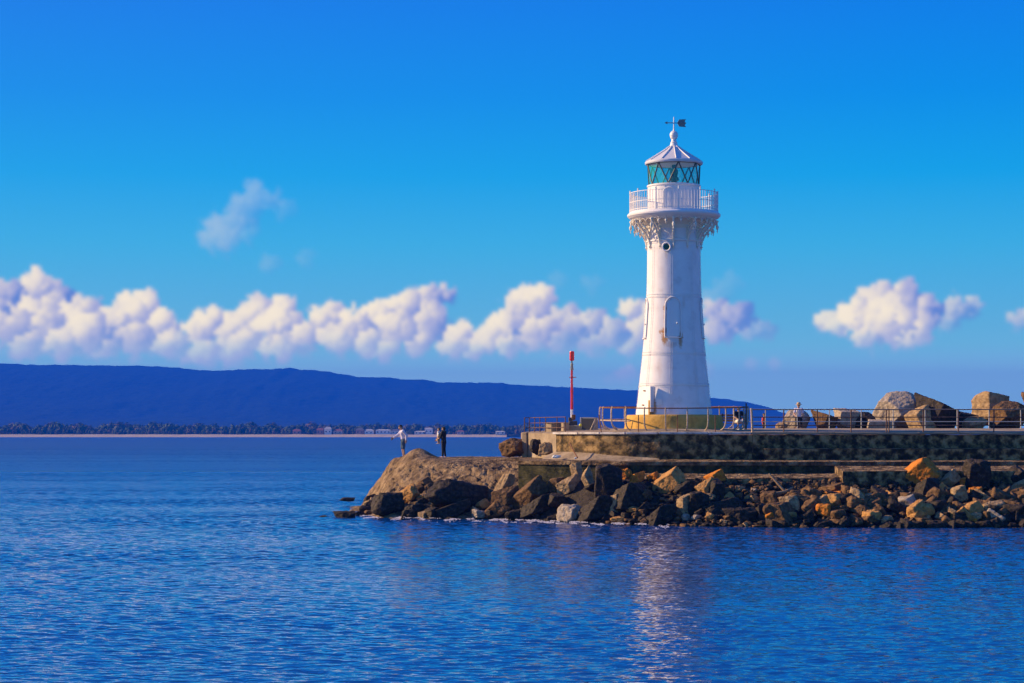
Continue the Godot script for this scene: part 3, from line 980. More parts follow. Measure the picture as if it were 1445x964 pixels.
	put("top", fan_top([[5.8, 95.2], [9.3, 94.6], [14.7, 94.5]], [[1.93, 2.14], [1.95, 2.18], [2.0, 2.2]], [[5.8, 97.0], [9.3, 96.7], [14.7, 96.6]], 4, 0.05), M.apron, l2)
	put("face", strip([[5.8, 95.2], [9.3, 94.6], [14.7, 94.5]], [0.9, 0.9, 0.9], [1.93, 1.95, 2.0], 5, 0.1, 12), M.wall, l2)
	var l3 := thing("concrete_landing", "long raised concrete slab behind the orange boulder", "slab")
	put("top", fan_top([[14.62, 93.9], [44.0, 93.9]], [[2.30, 2.52], [2.36, 2.56]], [[14.62, 96.6], [44.0, 96.6]], 5, 0.02), M.apron, l3)
	put("face", strip([[14.62, 93.9], [44.0, 93.9]], [0.9, 0.9], [2.30, 2.36], 5, 0.06, 13), M.wall, l3)
	put("end", strip([[14.62, 96.6], [14.62, 93.9]], [0.9, 0.9], [2.52, 2.30], 4, 0.05, 14), M.apron, l3)
	# bank behind the path
	var rear := grid_mesh(70, 14, func(i: int, j: int) -> Vector3:
		var x := 3.0 + 41.0 * i / 69.0
		var d := 110.0 + 14.0 * j / 13.0
		return Vector3(x, 3.88 - 4.6 * smoothstep(0.45, 1.0, j / 13.0) + 0.15 * head_noise.get_noise_2d(x * 2.0, d * 2.0), -d))
	setting(put("rear_bank", rear, M.rock_brown), "stony bank behind the breakwater path")
	# foam where the swell meets the stones
	var fn := FastNoiseLite.new()
	fn.seed = 51
	fn.frequency = 0.55
	fn.fractal_octaves = 4
	var st := st_new()
	st.set_smooth_group(-1)
	for a in 780:
		var px := 508.0 + 0.56 * a
		var d0 := toe(px)
		for b in 40:
			var d := d0 - 4.2 + 0.12 * b
			var x := (px - CX) / F * d
			var near := 1.0 - absf(b - 33.0) / (11.0 if b > 33 else 34.0)
			var v := fn.get_noise_2d(x * 2.4, d * 0.55) + 0.55 * near + 0.45 * fn.get_noise_2d(x * 11.0 + 40.0, d * 2.5)
			var along := 0.22 if px > 850 else (0.0 if px > 690 else 0.10)
			if v < 0.50 + along or rng.randf() < 0.35:
				continue
			var w := 0.56 * d / F * rng.randf_range(0.25, 0.7)
			var y := 0.05 + 0.06 * clampf(v - 0.56, 0, 1) + 0.03 * fn.get_noise_2d(x * 14.0, d * 14.0)
			quad(st, Vector3(x - w, y, -d + 0.065), Vector3(x + w, y, -d + 0.065), Vector3(x + w, y + 0.015, -d - 0.065), Vector3(x - w, y + 0.015, -d - 0.065))
	var foam := put("foam", done(st), M.foam)
	foam.set_meta("kind", "stuff")
	tag(foam, "broken white foam along the foot of the boulders", "foam")

# ------------------------------------------------------------------ lighthouse
const LH := Vector3(7.807, 4.1, -102.5)
const K := 102.5 / 3000.0     # metres per photograph pixel at the tower

func ly(py: float) -> float:
	return (HORIZON - py) * K - 0.1

func tower_r(py: float) -> float:
	var t := [[308, 37.9], [345, 37.3], [392, 37.7], [430, 39.0], [467, 41.5], [504, 44.8], [544, 49.2], [565, 51.6], [590, 54.6]]
	var k := 0
	while k < t.size() - 2 and t[k + 1][0] < py:
		k += 1
	var f: float = clampf((py - t[k][0]) / float(t[k + 1][0] - t[k][0]), 0, 1)
	# smooth between the measured radii
	var p0: float = t[maxi(k - 1, 0)][1]
	var p3: float = t[mini(k + 2, t.size() - 1)][1]
	return cubic_interpolate(t[k][1], t[k + 1][1], p0, p3, f) * K

func on_tower(phi: float, py: float, out := 0.0) -> Vector3:
	var r := tower_r(py) + out
	return Vector3(sin(phi) * r, ly(py), cos(phi) * r)

func build_lighthouse() -> void:
	var L := thing("lighthouse", "white riveted iron lighthouse with galleried teal lantern on an ochre plinth", "lighthouse", LH)
	var st := st_new()
	lathe(st, [[72.0 * K, ly(613)], [71.0 * K, ly(607)], [70.0 * K, ly(603)], [67.2 * K, ly(588)], [65.8 * K, ly(585.8)], [50.0 * K, ly(585.2)]], 48)
	put("plinth", done(st), M.ochre, L)
	# tower skin: courses of iron plate, each lapping over the one below
	var rn := FastNoiseLite.new()
	rn.seed = 90
	rn.frequency = 1.6
	rn.fractal_octaves = 4
	var spots := [[936, 437, 2.6, 3.5, 0.8], [937, 429, 1.5, 10, 0.3], [929, 470, 1.6, 2.5, 0.8], [935.5, 469, 4.6, 4.4, 1.0], [935, 479, 3.6, 9, 0.9], [957, 476, 3.0, 5, 1.0], [957, 484, 2.4, 8, 0.8], [936, 452, 1.6, 14, 0.5], [945, 488, 7, 4, 0.3], [928, 520, 3, 14, 0.14], [962, 428, 2, 8, 0.2], [919.5, 577, 3.2, 13, 0.9], [909, 550, 1.8, 1.8, 0.5], [908, 571, 2.0, 1.8, 0.5], [938, 362, 2.0, 6, 0.25], [954, 459, 2.0, 2.0, 0.3], [951, 340, 9, 3, 0.22], [925, 341, 6, 3, 0.22]]
	var v := PackedVector3Array()
	var col := PackedColorArray()
	var idx := PackedInt32Array()
	var rows := []
	var py := 587.0
	while py > 308.5:
		rows.append(py)
		py -= 1.4
	var seams := [343.0, 419.0, 500.0, 544.0]
	var segs := 192
	for r in rows:
		var lap := 0.0
		for s in seams:
			if r < s:
				lap += 0.007
		for i in segs + 1:
			var phi := TAU * i / segs
			v.append(on_tower(phi, r, lap - 0.02))
			var c := Color(1, 1, 1)
			if cos(phi) > 0.0:
				var px := 951.0 + sin(phi) * tower_r(r) / K
				var rust := 0.0
				for s in spots:
					var q := pow((px - s[0]) / s[2], 2.0) + pow((r - s[1]) / s[3], 2.0)
					if q < 4.0:
						rust = maxf(rust, float(s[4]) * clampf(1.35 - q * 0.8 + 0.9 * rn.get_noise_2d(px * 0.6, r * 0.35), 0, 1))
				c = c.lerp(Color(0.62, 0.30, 0.07), rust)
			col.append(c)
	for j in rows.size() - 1:
		for i in segs:
			var a := j * (segs + 1) + i
			var b := a + segs + 1
			idx.append_array([a, b, a + 1, a + 1, b, b + 1])
	var tower := put("tower", from_arrays(v, idx, PackedVector2Array(), col), M.white, L)
	# rivet rows and lap joints
	var rv := MultiMesh.new()
	rv.transform_format = MultiMesh.TRANSFORM_3D
	var dome := SphereMesh.new()
	dome.radius = 0.019
	dome.height = 0.026
	dome.radial_segments = 6
	dome.rings = 3
	rv.mesh = dome
	var places := []
	for k in 8:
		for side in [-1, 1]:
			var y := 349.0
			while y < 584.0:
				var off := 0.055 / tower_r(y)
				var c := Transform3D(Basis(), on_tower(deg_to_rad(-9.0 + 45.0 * k) + side * off, y, 0.006 if y > 500 else 0.012))
				places.append(c)
				y += 2.0
	for s in seams:
		for e in [-2.0, 2.0]:
			for i in 110:
				places.append(Transform3D(Basis(), on_tower(TAU * i / 110.0, s + e, 0.012 if s < 500 else 0.006)))
	rv.instance_count = places.size()
	for i in places.size():
		rv.set_instance_transform(i, places[i])
	var ri := MultiMeshInstance3D.new()
	ri.name = "rivets"
	ri.multimesh = rv
	ri.material_override = M.white_trim
	ri.set_meta("kind", "stuff")
	tower.add_child(ri)
	for s in seams:
		var f := st_new()
		var r0 := tower_r(s)
		lathe(f, [[r0 - 0.03, ly(s + 1.0)], [r0 + 0.005, ly(s + 0.6)], [r0 + 0.006, ly(s - 0.6)], [r0 - 0.03, ly(s - 1.0)]], 96)
		put("lap_joint", done(f), M.white_trim, tower)
	# round window below the gallery
	var wp := deg_to_rad(-19.6)
	porthole(L, wp, 351.5, 7.0 * K)
	# tall arched blind windows, one facing the harbour and two seen edge-on
	for a in [[-6.0, 1.0], [-86.0, 1.0], [80.0, 1.0], [172.0, 1.0]]:
		var pts := []
		var ph := deg_to_rad(a[0])
		var hw := 11.0 / 40.5
		pts.append(on_tower(ph - hw * 0.97, 477, 0.03))
		for q in 5:
			pts.append(on_tower(ph - hw, 470.0 - q * 9.0, 0.03))
		for q in range(1, 13):
			var t := PI - PI * q / 13.0
			pts.append(on_tower(ph + hw * cos(t), 433.0 - 11.5 * sin(t), 0.03))
		for q in 5:
			pts.append(on_tower(ph + hw, 434.0 + q * 9.0, 0.03))
		pts.append(on_tower(ph + hw * 0.97, 477, 0.03))
		var fr := put("arched_frame", tube_mesh(pts, 0.03, 8), M.white_trim, L)
		var pn := st_new()
		for q in 8:
			var t0 := -hw * 0.8 + hw * 1.6 * q / 8.0
			var t1 := -hw * 0.8 + hw * 1.6 * (q + 1) / 8.0
			var tm := (t0 + t1) * 0.5 / hw
			var top := 435.0 - 9.0 * sqrt(maxf(0.0, 1.0 - tm * tm))
			for rr in 8:
				var y0 := lerpf(476.0, top, rr / 8.0)
				var y1 := lerpf(476.0, top, (rr + 1) / 8.0)
				quad(pn, on_tower(ph + t0, y0, 0.014), on_tower(ph + t1, y0, 0.014), on_tower(ph + t1, y1, 0.014), on_tower(ph + t0, y1, 0.014))
		put("blind_panel", done(pn), M.white_trim, fr)
		put("sill", box_mesh(Vector3(0.80, 0.05, 0.07), 0.012, on_tower(ph, 478, 0.01), Basis(Vector3.UP, ph)), M.white_trim, fr)
		var knob := st_new()
		lathe(knob, [[0.0, -0.05], [0.045, -0.02], [0.045, 0.02], [0.0, 0.05]], 10, on_tower(ph + 0.14, 458, 0.05))
		put("latch", done(knob), M.white_trim, fr)
	# door on the weather side with its upright fin of rusty iron
	var dr := st_new()
	for q in 8:
		var t0 := deg_to_rad(lerpf(-66.0, -38.0, q / 8.0))
		var t1 := deg_to_rad(lerpf(-66.0, -38.0, (q + 1) / 8.0))
		quad(dr, on_tower(t0, 585.5, 0.02), on_tower(t1, 585.5, 0.02), on_tower(t1, 546, 0.02), on_tower(t0, 546, 0.02))
	var door := put("door", done(dr), M.white_trim, L)
	for q in [552.0, 572.0]:
		put("hinge", box_mesh(Vector3(0.16, 0.05, 0.05), 0.01, on_tower(deg_to_rad(-58.0), q, 0.04), Basis(Vector3.UP, deg_to_rad(-58.0))), M.rust, door)
	var ph2 := deg_to_rad(-37.0)
	put("door_jamb", box_mesh(Vector3(0.05, 1.22, 0.3), 0.01, on_tower(ph2, 564.0, 0.16), Basis(Vector3.UP, ph2)), M.white_trim, door)
	put("rusty_stay", box_mesh(Vector3(0.09, 0.68, 0.2), 0.01, on_tower(ph2 - 0.05, 575.5, 0.13), Basis(Vector3.UP, ph2)), M.ochre, door)
	put("plate", box_mesh(Vector3(0.30, 0.32, 0.02), 0.004, on_tower(ph2 + 0.18, 568.0, 0.05), Basis(Vector3.UP, ph2 + 0.18)), M.white_trim, door)
	# gallery
	var g := st_new()
	lathe(g, [[37.0 * K, ly(313)], [58.0 * K, ly(311.5)], [60.5 * K, ly(309.5)], [62.5 * K, ly(308.8)], [65.4 * K, ly(306)], [65.8 * K, ly(304)], [65.0 * K, ly(302.6)], [63.4 * K, ly(301.6)], [62.6 * K, ly(300)], [36.0 * K, ly(299.6)]], 96)
	var gal := put("gallery_floor", done(g), M.white_trim, L)
	g = st_new()
	lathe(g, [[37.6 * K, ly(343)], [39.2 * K, ly(342)], [39.2 * K, ly(340.5)], [37.7 * K, ly(339.6)]], 96)
	put("neck_ring", done(g), M.white_trim, L)
	g = st_new()
	lathe(g, [[37.5 * K, ly(326)], [39.5 * K, ly(320)], [42.5 * K, ly(316)], [47.0 * K, ly(312.6)]], 96)
	put("neck_cove", done(g), M.cream, L)  # cream here stands in for light bounced up onto the neck
	# brackets of cast-iron lace
	var proto: Node3D = null
	for k in 12:
		var b: Node3D
		if proto == null:
			b = Node3D.new()
			b.name = "bracket"
			L.add_child(b, true)
			proto = b
			bracket_parts(b)
		else:
			b = proto.duplicate()
			b.name = "bracket"
			L.add_child(b, true)
		b.rotation.y = deg_to_rad(-5.0 + 30.0 * k)
	var drop := pendant_mesh(0.34, 0.05)
	for k in 36:
		if k % 3 != 1 and k % 6 != 5:
			continue
		var a := deg_to_rad(-5.0 + 10.0 * k)
		var o := put("pendant", drop, M.cream, L)
		o.position = Vector3(sin(a) * 60.5 * K, ly(311.0), cos(a) * 60.5 * K)
	# scalloped valance between the brackets
	for k in 36:
		var pts := []
		for q in 7:
			var a := deg_to_rad(-5.0 + 10.0 * k + 10.0 * q / 6.0)
			var y := ly(316.0) + 0.13 * sin(PI * q / 6.0)
			pts.append(Vector3(sin(a) * 60.5 * K, y, cos(a) * 60.5 * K))
		put("valance_arch", tube_mesh(pts, 0.014, 6), M.cream, L)
	# gallery railing
	var rail := Node3D.new()
	rail.name = "gallery_railing"
	L.add_child(rail)
	var R := 62.0 * K
	var bal := tube_mesh([Vector3(0, ly(300), 0), Vector3(0, ly(273.6), 0)], 0.017, 6)
	var post := st_new()
	lathe(post, [[0.04, ly(300)], [0.03, ly(297)], [0.026, ly(275)], [0.035, ly(273)], [0.03, ly(271.5)], [0.04, ly(270.3)], [0.0, ly(269)]], 10)
	var pm := done(post)
	for k in 84:
		var a := TAU * k / 84.0 + 0.03
		var o := put("post" if k % 7 == 0 else "baluster", pm if k % 7 == 0 else bal, M.white_trim, rail)
		o.position = Vector3(sin(a) * R, 0, cos(a) * R)
	for y in [273.4, 287.0, 297.6]:
		var t := st_new()
		lathe(t, [[R - 0.018, ly(y) - 0.012], [R + 0.018, ly(y) - 0.012], [R + 0.018, ly(y) + 0.012], [R - 0.018, ly(y) + 0.012], [R - 0.018, ly(y) - 0.012]], 72)
		put("rail", done(t), M.white_trim, rail)
	# lantern room
	var m := st_new()
	lathe(m, [[37.4 * K, ly(300.5)], [37.4 * K, ly(298)], [36.6 * K, ly(297)], [36.6 * K, ly(265)], [38.0 * K, ly(264)], [38.0 * K, ly(262.2)], [36.4 * K, ly(261.6)], [0.0, ly(261.4)]], 96)
	var mur := put("lantern_base", done(m), M.white_trim, L)
	var arch := []
	for q in 15:
		var t := PI - PI * q / 14.0
		var a := -0.24 + 0.24 * cos(t)
		arch.append(Vector3(sin(a) * 36.9 * K, ly(274.0 - 6.0 * sin(t)), cos(a) * 36.9 * K))
	arch.push_front(Vector3(sin(-0.48) * 36.9 * K, ly(297), cos(-0.48) * 36.9 * K))
	arch.append(Vector3(0, ly(297), 36.9 * K))
	put("door_frame", tube_mesh(arch, 0.03, 8), M.white_trim, mur)
	for k in 16:
		var a := deg_to_rad(20.0 + 22.5 * k)
		put("panel_strip", box_mesh(Vector3(0.05, 1.05, 0.03), 0.006, Vector3(sin(a) * 36.7 * K, ly(281.0), cos(a) * 36.7 * K), Basis(Vector3.UP, a)), M.white_trim, mur)
	for k in 8:
		var b0 := deg_to_rad(-17.0 + 45.0 * k)
		var b1 := b0 + deg_to_rad(45.0)
		var t0 := b0 + deg_to_rad(22.5)
		var t1 := t0 + deg_to_rad(45.0)
		var rb := 36.0 * K
		var rt := 37.2 * K
		var A := Vector3(sin(b0) * rb, ly(262), cos(b0) * rb)
		var B := Vector3(sin(b1) * rb, ly(262), cos(b1) * rb)
		var C := Vector3(sin(t0) * rt, ly(232.5), cos(t0) * rt)
		var D := Vector3(sin(t1) * rt, ly(232.5), cos(t1) * rt)
		for w in [[A, B, C], [C, B, D]]:
			var ps := st_new()
			ps.set_smooth_group(-1)
			tri(ps, w[0], w[1], w[2])
			put("pane", done(ps), M.pane, L)
		for w in [[A, C], [C, B]]:
			put("astragal", tube_mesh([w[0], w[1]], 0.034, 6), M.astragal, L)
		put("top_bar", tube_mesh([C, D], 0.03, 6), M.astragal, L)
		put("bottom_bar", tube_mesh([A, B], 0.03, 6), M.astragal, L)
	var ln := st_new()
	lathe(ln, [[0.16, ly(262)], [0.16, ly(256)], [0.24, ly(255)], [0.24, ly(251)], [0.17, ly(250)], [0.2, ly(244)], [0.2, ly(240)], [0.1, ly(237)], [0.1, ly(233)], [0.0, ly(232.6)]], 20)
	put("lamp", done(ln), M.lens, L)
	# roof
	var rf := st_new()
	rf.set_smooth_group(-1)
	lathe(rf, [[36.0 * K, ly(232.4)], [40.2 * K, ly(232.4)], [40.8 * K, ly(231)], [40.8 * K, ly(229.2)], [39.4 * K, ly(228)]], 96)
	lathe(rf, [[39.4 * K, ly(228)], [25.0 * K, ly(219.4)], [13.0 * K, ly(211.8)], [7.0 * K, ly(207.0)]], 12, Vector3.ZERO, false)
	var roof := put("roof", done(rf), M.roof, L)
	var ceil := st_new()
	lathe(ceil, [[0.0, ly(232.6)], [36.5 * K, ly(232.6)]], 48)
	put("soffit", done(ceil), M.white_trim, roof)
	for k in 12:
		var a := TAU * k / 12.0
		var pts := []
		for q in [[39.6, 228], [25.2, 219.3], [13.2, 211.7], [7.0, 207]]:
			pts.append(Vector3(sin(a) * q[0] * K, ly(q[1]) + 0.01, cos(a) * q[0] * K))
		put("rib", tube_mesh(pts, 0.028, 6), M.white_trim, roof)
	var fi := st_new()
	lathe(fi, [[7.2 * K, ly(208)], [5.6 * K, ly(205)], [4.6 * K, ly(202)], [4.9 * K, ly(201)], [3.6 * K, ly(199.5)], [3.4 * K, ly(196.5)], [4.8 * K, ly(195)], [5.9 * K, ly(191)], [5.6 * K, ly(188.4)], [4.0 * K, ly(186)], [1.6 * K, ly(184.6)], [0.9 * K, ly(182)], [0.7 * K, ly(166)], [0.0, ly(164.5)]], 24)
	put("finial", done(fi), M.white_trim, roof)
	var vane := Node3D.new()
	vane.name = "weather_vane"
	L.add_child(vane)
	vane.position = Vector3(0, ly(173.5), 0)
	vane.rotation.y = deg_to_rad(8)
	put("shaft", tube_mesh([Vector3(-0.36, 0, 0), Vector3(0.60, 0, 0)], 0.022, 6), M.grey, vane)
	var tl := st_new()
	tl.set_smooth_group(-1)
	var o := [Vector2(0.16, 0.0), Vector2(0.26, -0.17), Vector2(0.60, -0.19), Vector2(0.53, -0.1), Vector2(0.60, 0.0), Vector2(0.53, 0.09), Vector2(0.60, 0.19), Vector2(0.26, 0.17)]
	for k in range(0, o.size()):
		var p: Vector2 = o[k]
		var q: Vector2 = o[(k + 1) % o.size()]
		quad(tl, Vector3(p.x, p.y, 0.012), Vector3(p.x, p.y, -0.012), Vector3(q.x, q.y, -0.012), Vector3(q.x, q.y, 0.012))
		var c := Vector2(0.38, 0.0)
		tri(tl, Vector3(c.x, c.y, 0.012), Vector3(p.x, p.y, 0.012), Vector3(q.x, q.y, 0.012))
		tri(tl, Vector3(c.x, c.y, -0.012), Vector3(q.x, q.y, -0.012), Vector3(p.x, p.y, -0.012))
	put("tail", done(tl), M.grey, vane)
	var ar := st_new()
	var head := [Vector3(-0.46, 0, 0), Vector3(-0.32, 0.07, 0), Vector3(-0.32, -0.07, 0)]
	ar.set_smooth_group(-1)
	for s in [-0.015, 0.015]:
		if s > 0:
			tri(ar, head[0] + Vector3(0, 0, s), head[2] + Vector3(0, 0, s), head[1] + Vector3(0, 0, s))
		else:
			tri(ar, head[0] + Vector3(0, 0, s), head[1] + Vector3(0, 0, s), head[2] + Vector3(0, 0, s))
	put("arrow_head", done(ar), M.grey, vane)

func porthole(L: Node3D, ph: float, py: float, r: float) -> void:
	var hold := Node3D.new()
	hold.name = "porthole"
	L.add_child(hold)
	hold.position = on_tower(ph, py, 0.0)
	hold.rotation.y = ph
	var t := TorusMesh.new()
	t.inner_radius = r * 0.62
	t.outer_radius = r
	t.rings = 40
	t.ring_segments = 12
	var f := put("frame", t, M.white_trim, hold)
	f.rotation.x = PI / 2
	f.position.z = 0.05
	var c := CylinderMesh.new()
	c.top_radius = r * 0.7
	c.bottom_radius = r * 0.7
	c.height = 0.02
	c.radial_segments = 40
	var p := put("pane", c, M.dark_glass, hold)
	p.rotation.x = PI / 2
	p.position.z = 0.045

func pendant_mesh(h: float, r: float) -> ArrayMesh:
	var st := st_new()
	lathe(st, [[0.0, -h], [r * 0.35, -h * 0.86], [r * 0.2, -h * 0.78], [r * 0.8, -h * 0.62], [r, -h * 0.5], [r * 0.4, -h * 0.36], [r * 0.3, -h * 0.2], [r * 0.8, -h * 0.08], [r * 0.8, 0.0]], 8)
	return done(st)

func bracket_parts(b: Node3D) -> void:
	var P := func(r: float, y: float) -> Vector3: return Vector3(0, ly(y), r * K)
	put("strut", tube_mesh([P.call(38.2, 347.0), P.call(39.6, 341.0), P.call(43.0, 334.0), P.call(48.5, 327.0), P.call(55.0, 320.0), P.call(60.5, 313.0)], 0.052, 8), M.cream, b)
	put("strut", tube_mesh([P.call(39.0, 336.0), P.call(41.5, 328.0), P.call(46.0, 321.5), P.call(52.5, 316.5), P.call(59.0, 312.0)], 0.034, 8), M.cream, b)
	put("wall_plate", box_mesh(Vector3(0.11, 1.25, 0.07), 0.012, Vector3(0, ly(328.0), 38.4 * K)), M.cream, b)
	put("top_plate", box_mesh(Vector3(0.11, 0.06, 0.78), 0.012, Vector3(0, ly(312.6), 50.0 * K)), M.cream, b)
	for c in [[42.2, 321.0, 3.6], [49.0, 316.6, 2.8], [41.0, 330.0, 2.0], [54.6, 315.2, 2.0], [46.8, 326.6, 1.8]]:
		var t := TorusMesh.new()
		t.outer_radius = c[2] * K * 1.1
		t.inner_radius = c[2] * K * 0.62
		t.rings = 20
		t.ring_segments = 8
		var o := put("scroll", t, M.cream, b)
		o.position = P.call(c[0], c[1])
		o.rotation.z = PI / 2
	for c in [[61.0, 312.0, 0.62, 0.075], [55.2, 319.5, 0.50, 0.07], [38.6, 345.0, 0.30, 0.07], [48.5, 326.5, 0.28, 0.06]]:
		var o := put("pendant", pendant_mesh(c[2], c[3]), M.cream, b)
		o.position = P.call(c[0], c[1])

# ------------------------------------------------------------------ railings, beacon, small things
func deck_y(x: float, d: float) -> float:
	var front := 98.3
	for k in TERRACE.size() - 1:
		if x >= TERRACE[k][0] and x <= TERRACE[k + 1][0]:
			front = lerpf(TERRACE[k][1], TERRACE[k + 1][1], (x - TERRACE[k][0]) / (TERRACE[k + 1][0] - TERRACE[k][0]))
	return lerpf(3.96, 4.24, pow(clampf((d - front) / (110.2 - front), 0.0001, 1), 0.45))

func railing(called: String, label: String, pts: Array, y_of: Callable, h: float, rails: Array, r_post: float, r_rail: float, m: Material, extra := 0.0) -> Node3D:
	var root := thing(called, label, "railing")
	var base := []
	for p in pts:
		base.append(Vector3(p[0], y_of.call(p[0], p[1]), -p[1]))
	for b in base:
		put("post", tube_mesh([b + Vector3(0, -0.05, 0), b + Vector3(rng.randf_range(-0.012, 0.012), h + extra, 0)], r_post, 8), m, root)
	for y in rails:
		var line := []
		for b in base:
			line.append(b + Vector3(0, y, r_post + r_rail * 0.6))
		put("rail", tube_mesh(line, r_rail, 6), m, root)
	return root

func build_fittings() -> void:
	# near railing along the sea wall
	var pts := []
	for px in [1106, 1153.5, 1201, 1251, 1303, 1352.5, 1402.5, 1452, 1502, 1552]:
		pts.append([(px - CX) / F * 98.55, 98.55])
	var near := railing("path_railing", "dark rusty three rail steel railing along the edge of the sea wall", [[(1061.0 - CX) / F * 98.5, 98.5]] + pts, func(x, d): return 3.99, 1.10, [1.09, 0.74, 0.36], 0.030, 0.024, M.rail_dark)
	put("post", tube_mesh([at(1254.5, 611, 98.6), at(1254.5, 577, 98.6)], 0.03), M.rail_dark, near)
	tag(put("end_post", tube_mesh([at(1062, 612.5, 98.3), at(1060.5, 576, 98.3)], 0.055, 10), M.rail_white), "thick pale post where the long railing meets the terrace", "post")
	tag(put("signal_post", tube_mesh([at(1053, 606, 100.5), at(1053, 569, 100.5)], 0.035, 8), M.steel_dark), "short dark post standing beside the pale railing post", "post")
	# far railing of pale pipe
	pts = []
	for k in 15:
		pts.append([11.2 + 1.62 * k, 107.5 + 0.02 * k])
	railing("path_railing", "pale galvanised pipe railing on the ocean side of the path", pts, func(x, d): return deck_y(x, d), 1.0, [0.98, 0.36], 0.026, 0.022, M.galv)
	# ring of swan-neck posts round the tower
	var ring := thing("ring_railing", "pale swan neck pipe railing round the lighthouse base", "railing", LH)
	var RR := 3.58
	for k in 22:
		var a := TAU * (k + 0.35) / 22.0
		var g := deck_y(LH.x + sin(a) * 3.4, -LH.z - cos(a) * 3.4) - LH.y + 0.06
		var c := []
		for q in [[-0.34, 0.0], [-0.26, 0.03], [-0.14, 0.10], [-0.05, 0.22], [0.0, 0.42], [0.0, 0.85], [-0.01, 1.0], [-0.05, 1.09]]:
			c.append(Vector3(sin(a) * (RR + q[0]), g + q[1], cos(a) * (RR + q[0])))
		put("post", tube_mesh(c, 0.034, 8), M.rail_white, ring)
	for y in [1.11, 0.50]:
		var c := []
		var y0: float = y + deck_y(LH.x, -LH.z) - LH.y
		var first := 0.0 if y > 1.0 else 3.6
		var last := TAU if y > 1.0 else 5.6
		for q in 73:
			var a := lerpf(first, last, q / 72.0)
			var wob := deck_y(LH.x + sin(a) * 3.4, -LH.z - cos(a) * 3.4) - deck_y(LH.x, -LH.z)
			c.append(Vector3(sin(a) * (RR - 0.03), y0 + wob, cos(a) * (RR - 0.03)))
		put("rail", tube_mesh(c, 0.028, 8), M.rust if y > 1.0 else M.rail_white, ring)
	# lone rusty stanchions along the coping
	for px in [849, 901, 956, 1009.5]:
		var d: float = {849: 99.95, 901: 98.85, 956: 98.6, 1009.5: 98.5}[px]
		tag(put("stanchion", tube_mesh([at(px, 613, d), at(px - (4.0 if px == 849 else 0.0), 585.5, d)], 0.024, 6), M.rust), "leaning rusty stanchion at the foot of the curved wall" if px == 849 else "thin upright rusty stanchion on the white coping", "stanchion", "stanchions on the coping")
	# railing of the beacon terrace
	var lp := []
	for q in [[740, 108.2], [747, 108.4], [754.5, 107.0], [762, 106.4], [770, 105.6], [786, 104.0], [798, 103.0]]:
		lp.append([(q[0] - CX) / F * q[1], q[1]])
	railing("terrace_railing", "dark thin steel railing round the beacon terrace", lp, func(x, d): return 4.0, 0.78, [0.77, 0.5, 0.26], 0.024, 0.019, M.rail_dark)
	# beacon
	var BX := 105.0
	var bk := BX / F
	var bcn := thing("beacon", "slim red navigation beacon with red drum lamp", "beacon", Vector3((807.0 - CX) * bk, EYE + (HORIZON - 607.0) * bk, -BX))
	var by := func(py: float) -> float: return (607.0 - py) * bk
	var s := st_new()
	lathe(s, [[0.0, by.call(509)], [2.7 * bk, by.call(509)], [3.3 * bk, by.call(507)], [3.3 * bk, by.call(497)], [2.9 * bk, by.call(495.8)], [0.0, by.call(495.5)]], 20)
	put("lamp_drum", done(s), M.red, bcn)
	s = st_new()
	lathe(s, [[1.0 * bk, by.call(512.5)], [1.0 * bk, by.call(509)]], 12)
	put("neck", done(s), M.steel_dark, bcn)
	s = st_new()
	lathe(s, [[0.0, by.call(522)], [2.6 * bk, by.call(522)], [2.6 * bk, by.call(520)], [1.8 * bk, by.call(519.5)], [2.0 * bk, by.call(514)], [1.2 * bk, by.call(512.3)], [0.0, by.call(512)]], 16)
	put("lens", done(s), M.grey, bcn)
	put("pole", tube_mesh([Vector3(0, by.call(578), 0), Vector3(0, by.call(521.5), 0)], 1.9 * bk, 12, 1.5 * bk), M.red, bcn)
	put("lower_pole", tube_mesh([Vector3(0, by.call(600), 0), Vector3(0, by.call(577.5), 0)], 1.8 * bk, 12), M.white_plain, bcn)
	put("cross_arm", box_mesh(Vector3(9.5 * bk, 0.04, 0.05), 0.006, Vector3(1.2 * bk, by.call(532.5), 0.03)), M.red, bcn)
	put("collar", tube_mesh([Vector3(0, by.call(553), 0), Vector3(0, by.call(551.5), 0)], 2.3 * bk, 12), M.red, bcn)
	put("junction_box", box_mesh(Vector3(0.19, 0.26, 0.16), 0.02, Vector3(0.08, by.call(589), 0.09)), M.rust, bcn)
	put("junction_box", box_mesh(Vector3(0.16, 0.2, 0.16), 0.02, Vector3(-0.09, by.call(592), 0.06)), M.steel_dark, bcn)
	put("pedestal", box_mesh(Vector3(0.42, 0.42, 0.5), 0.03, Vector3(0.05, by.call(600), 0)), M.steel_dark, bcn)
	put("foot", box_mesh(Vector3(0.95, 0.34, 0.8), 0.03, Vector3(0.18, by.call(605), 0)), M.concrete, bcn)
	# blocks round the beacon
	var bl := put("concrete_block", box_mesh(Vector3(0.85, 0.52, 0.7), 0.04), M.concrete)
	bl.position = at(784, 603.5, 105.6); bl.rotation.y = 0.5
	tag(bl, "squat concrete block behind the thin dark railing", "block")
	bl = put("concrete_block", box_mesh(Vector3(0.30, 0.52, 0.4), 0.03), M.concrete)
	bl.position = at(797.5, 603.5, 104.6); bl.rotation.y = 0.3
	tag(bl, "narrow upright pale block beside the beacon foot", "block")
	bl = put("equipment_box", box_mesh(Vector3(0.72, 0.66, 0.6), 0.03), M.grey)
	bl.position = at(832, 598.5, 104.8); bl.rotation.y = -0.35
	tag(bl, "grey metal equipment box beside the swan neck railing", "box")
	put("door", box_mesh(Vector3(0.6, 0.52, 0.02), 0.004, Vector3(0, 0, 0.31)), M.steel_dark, bl)
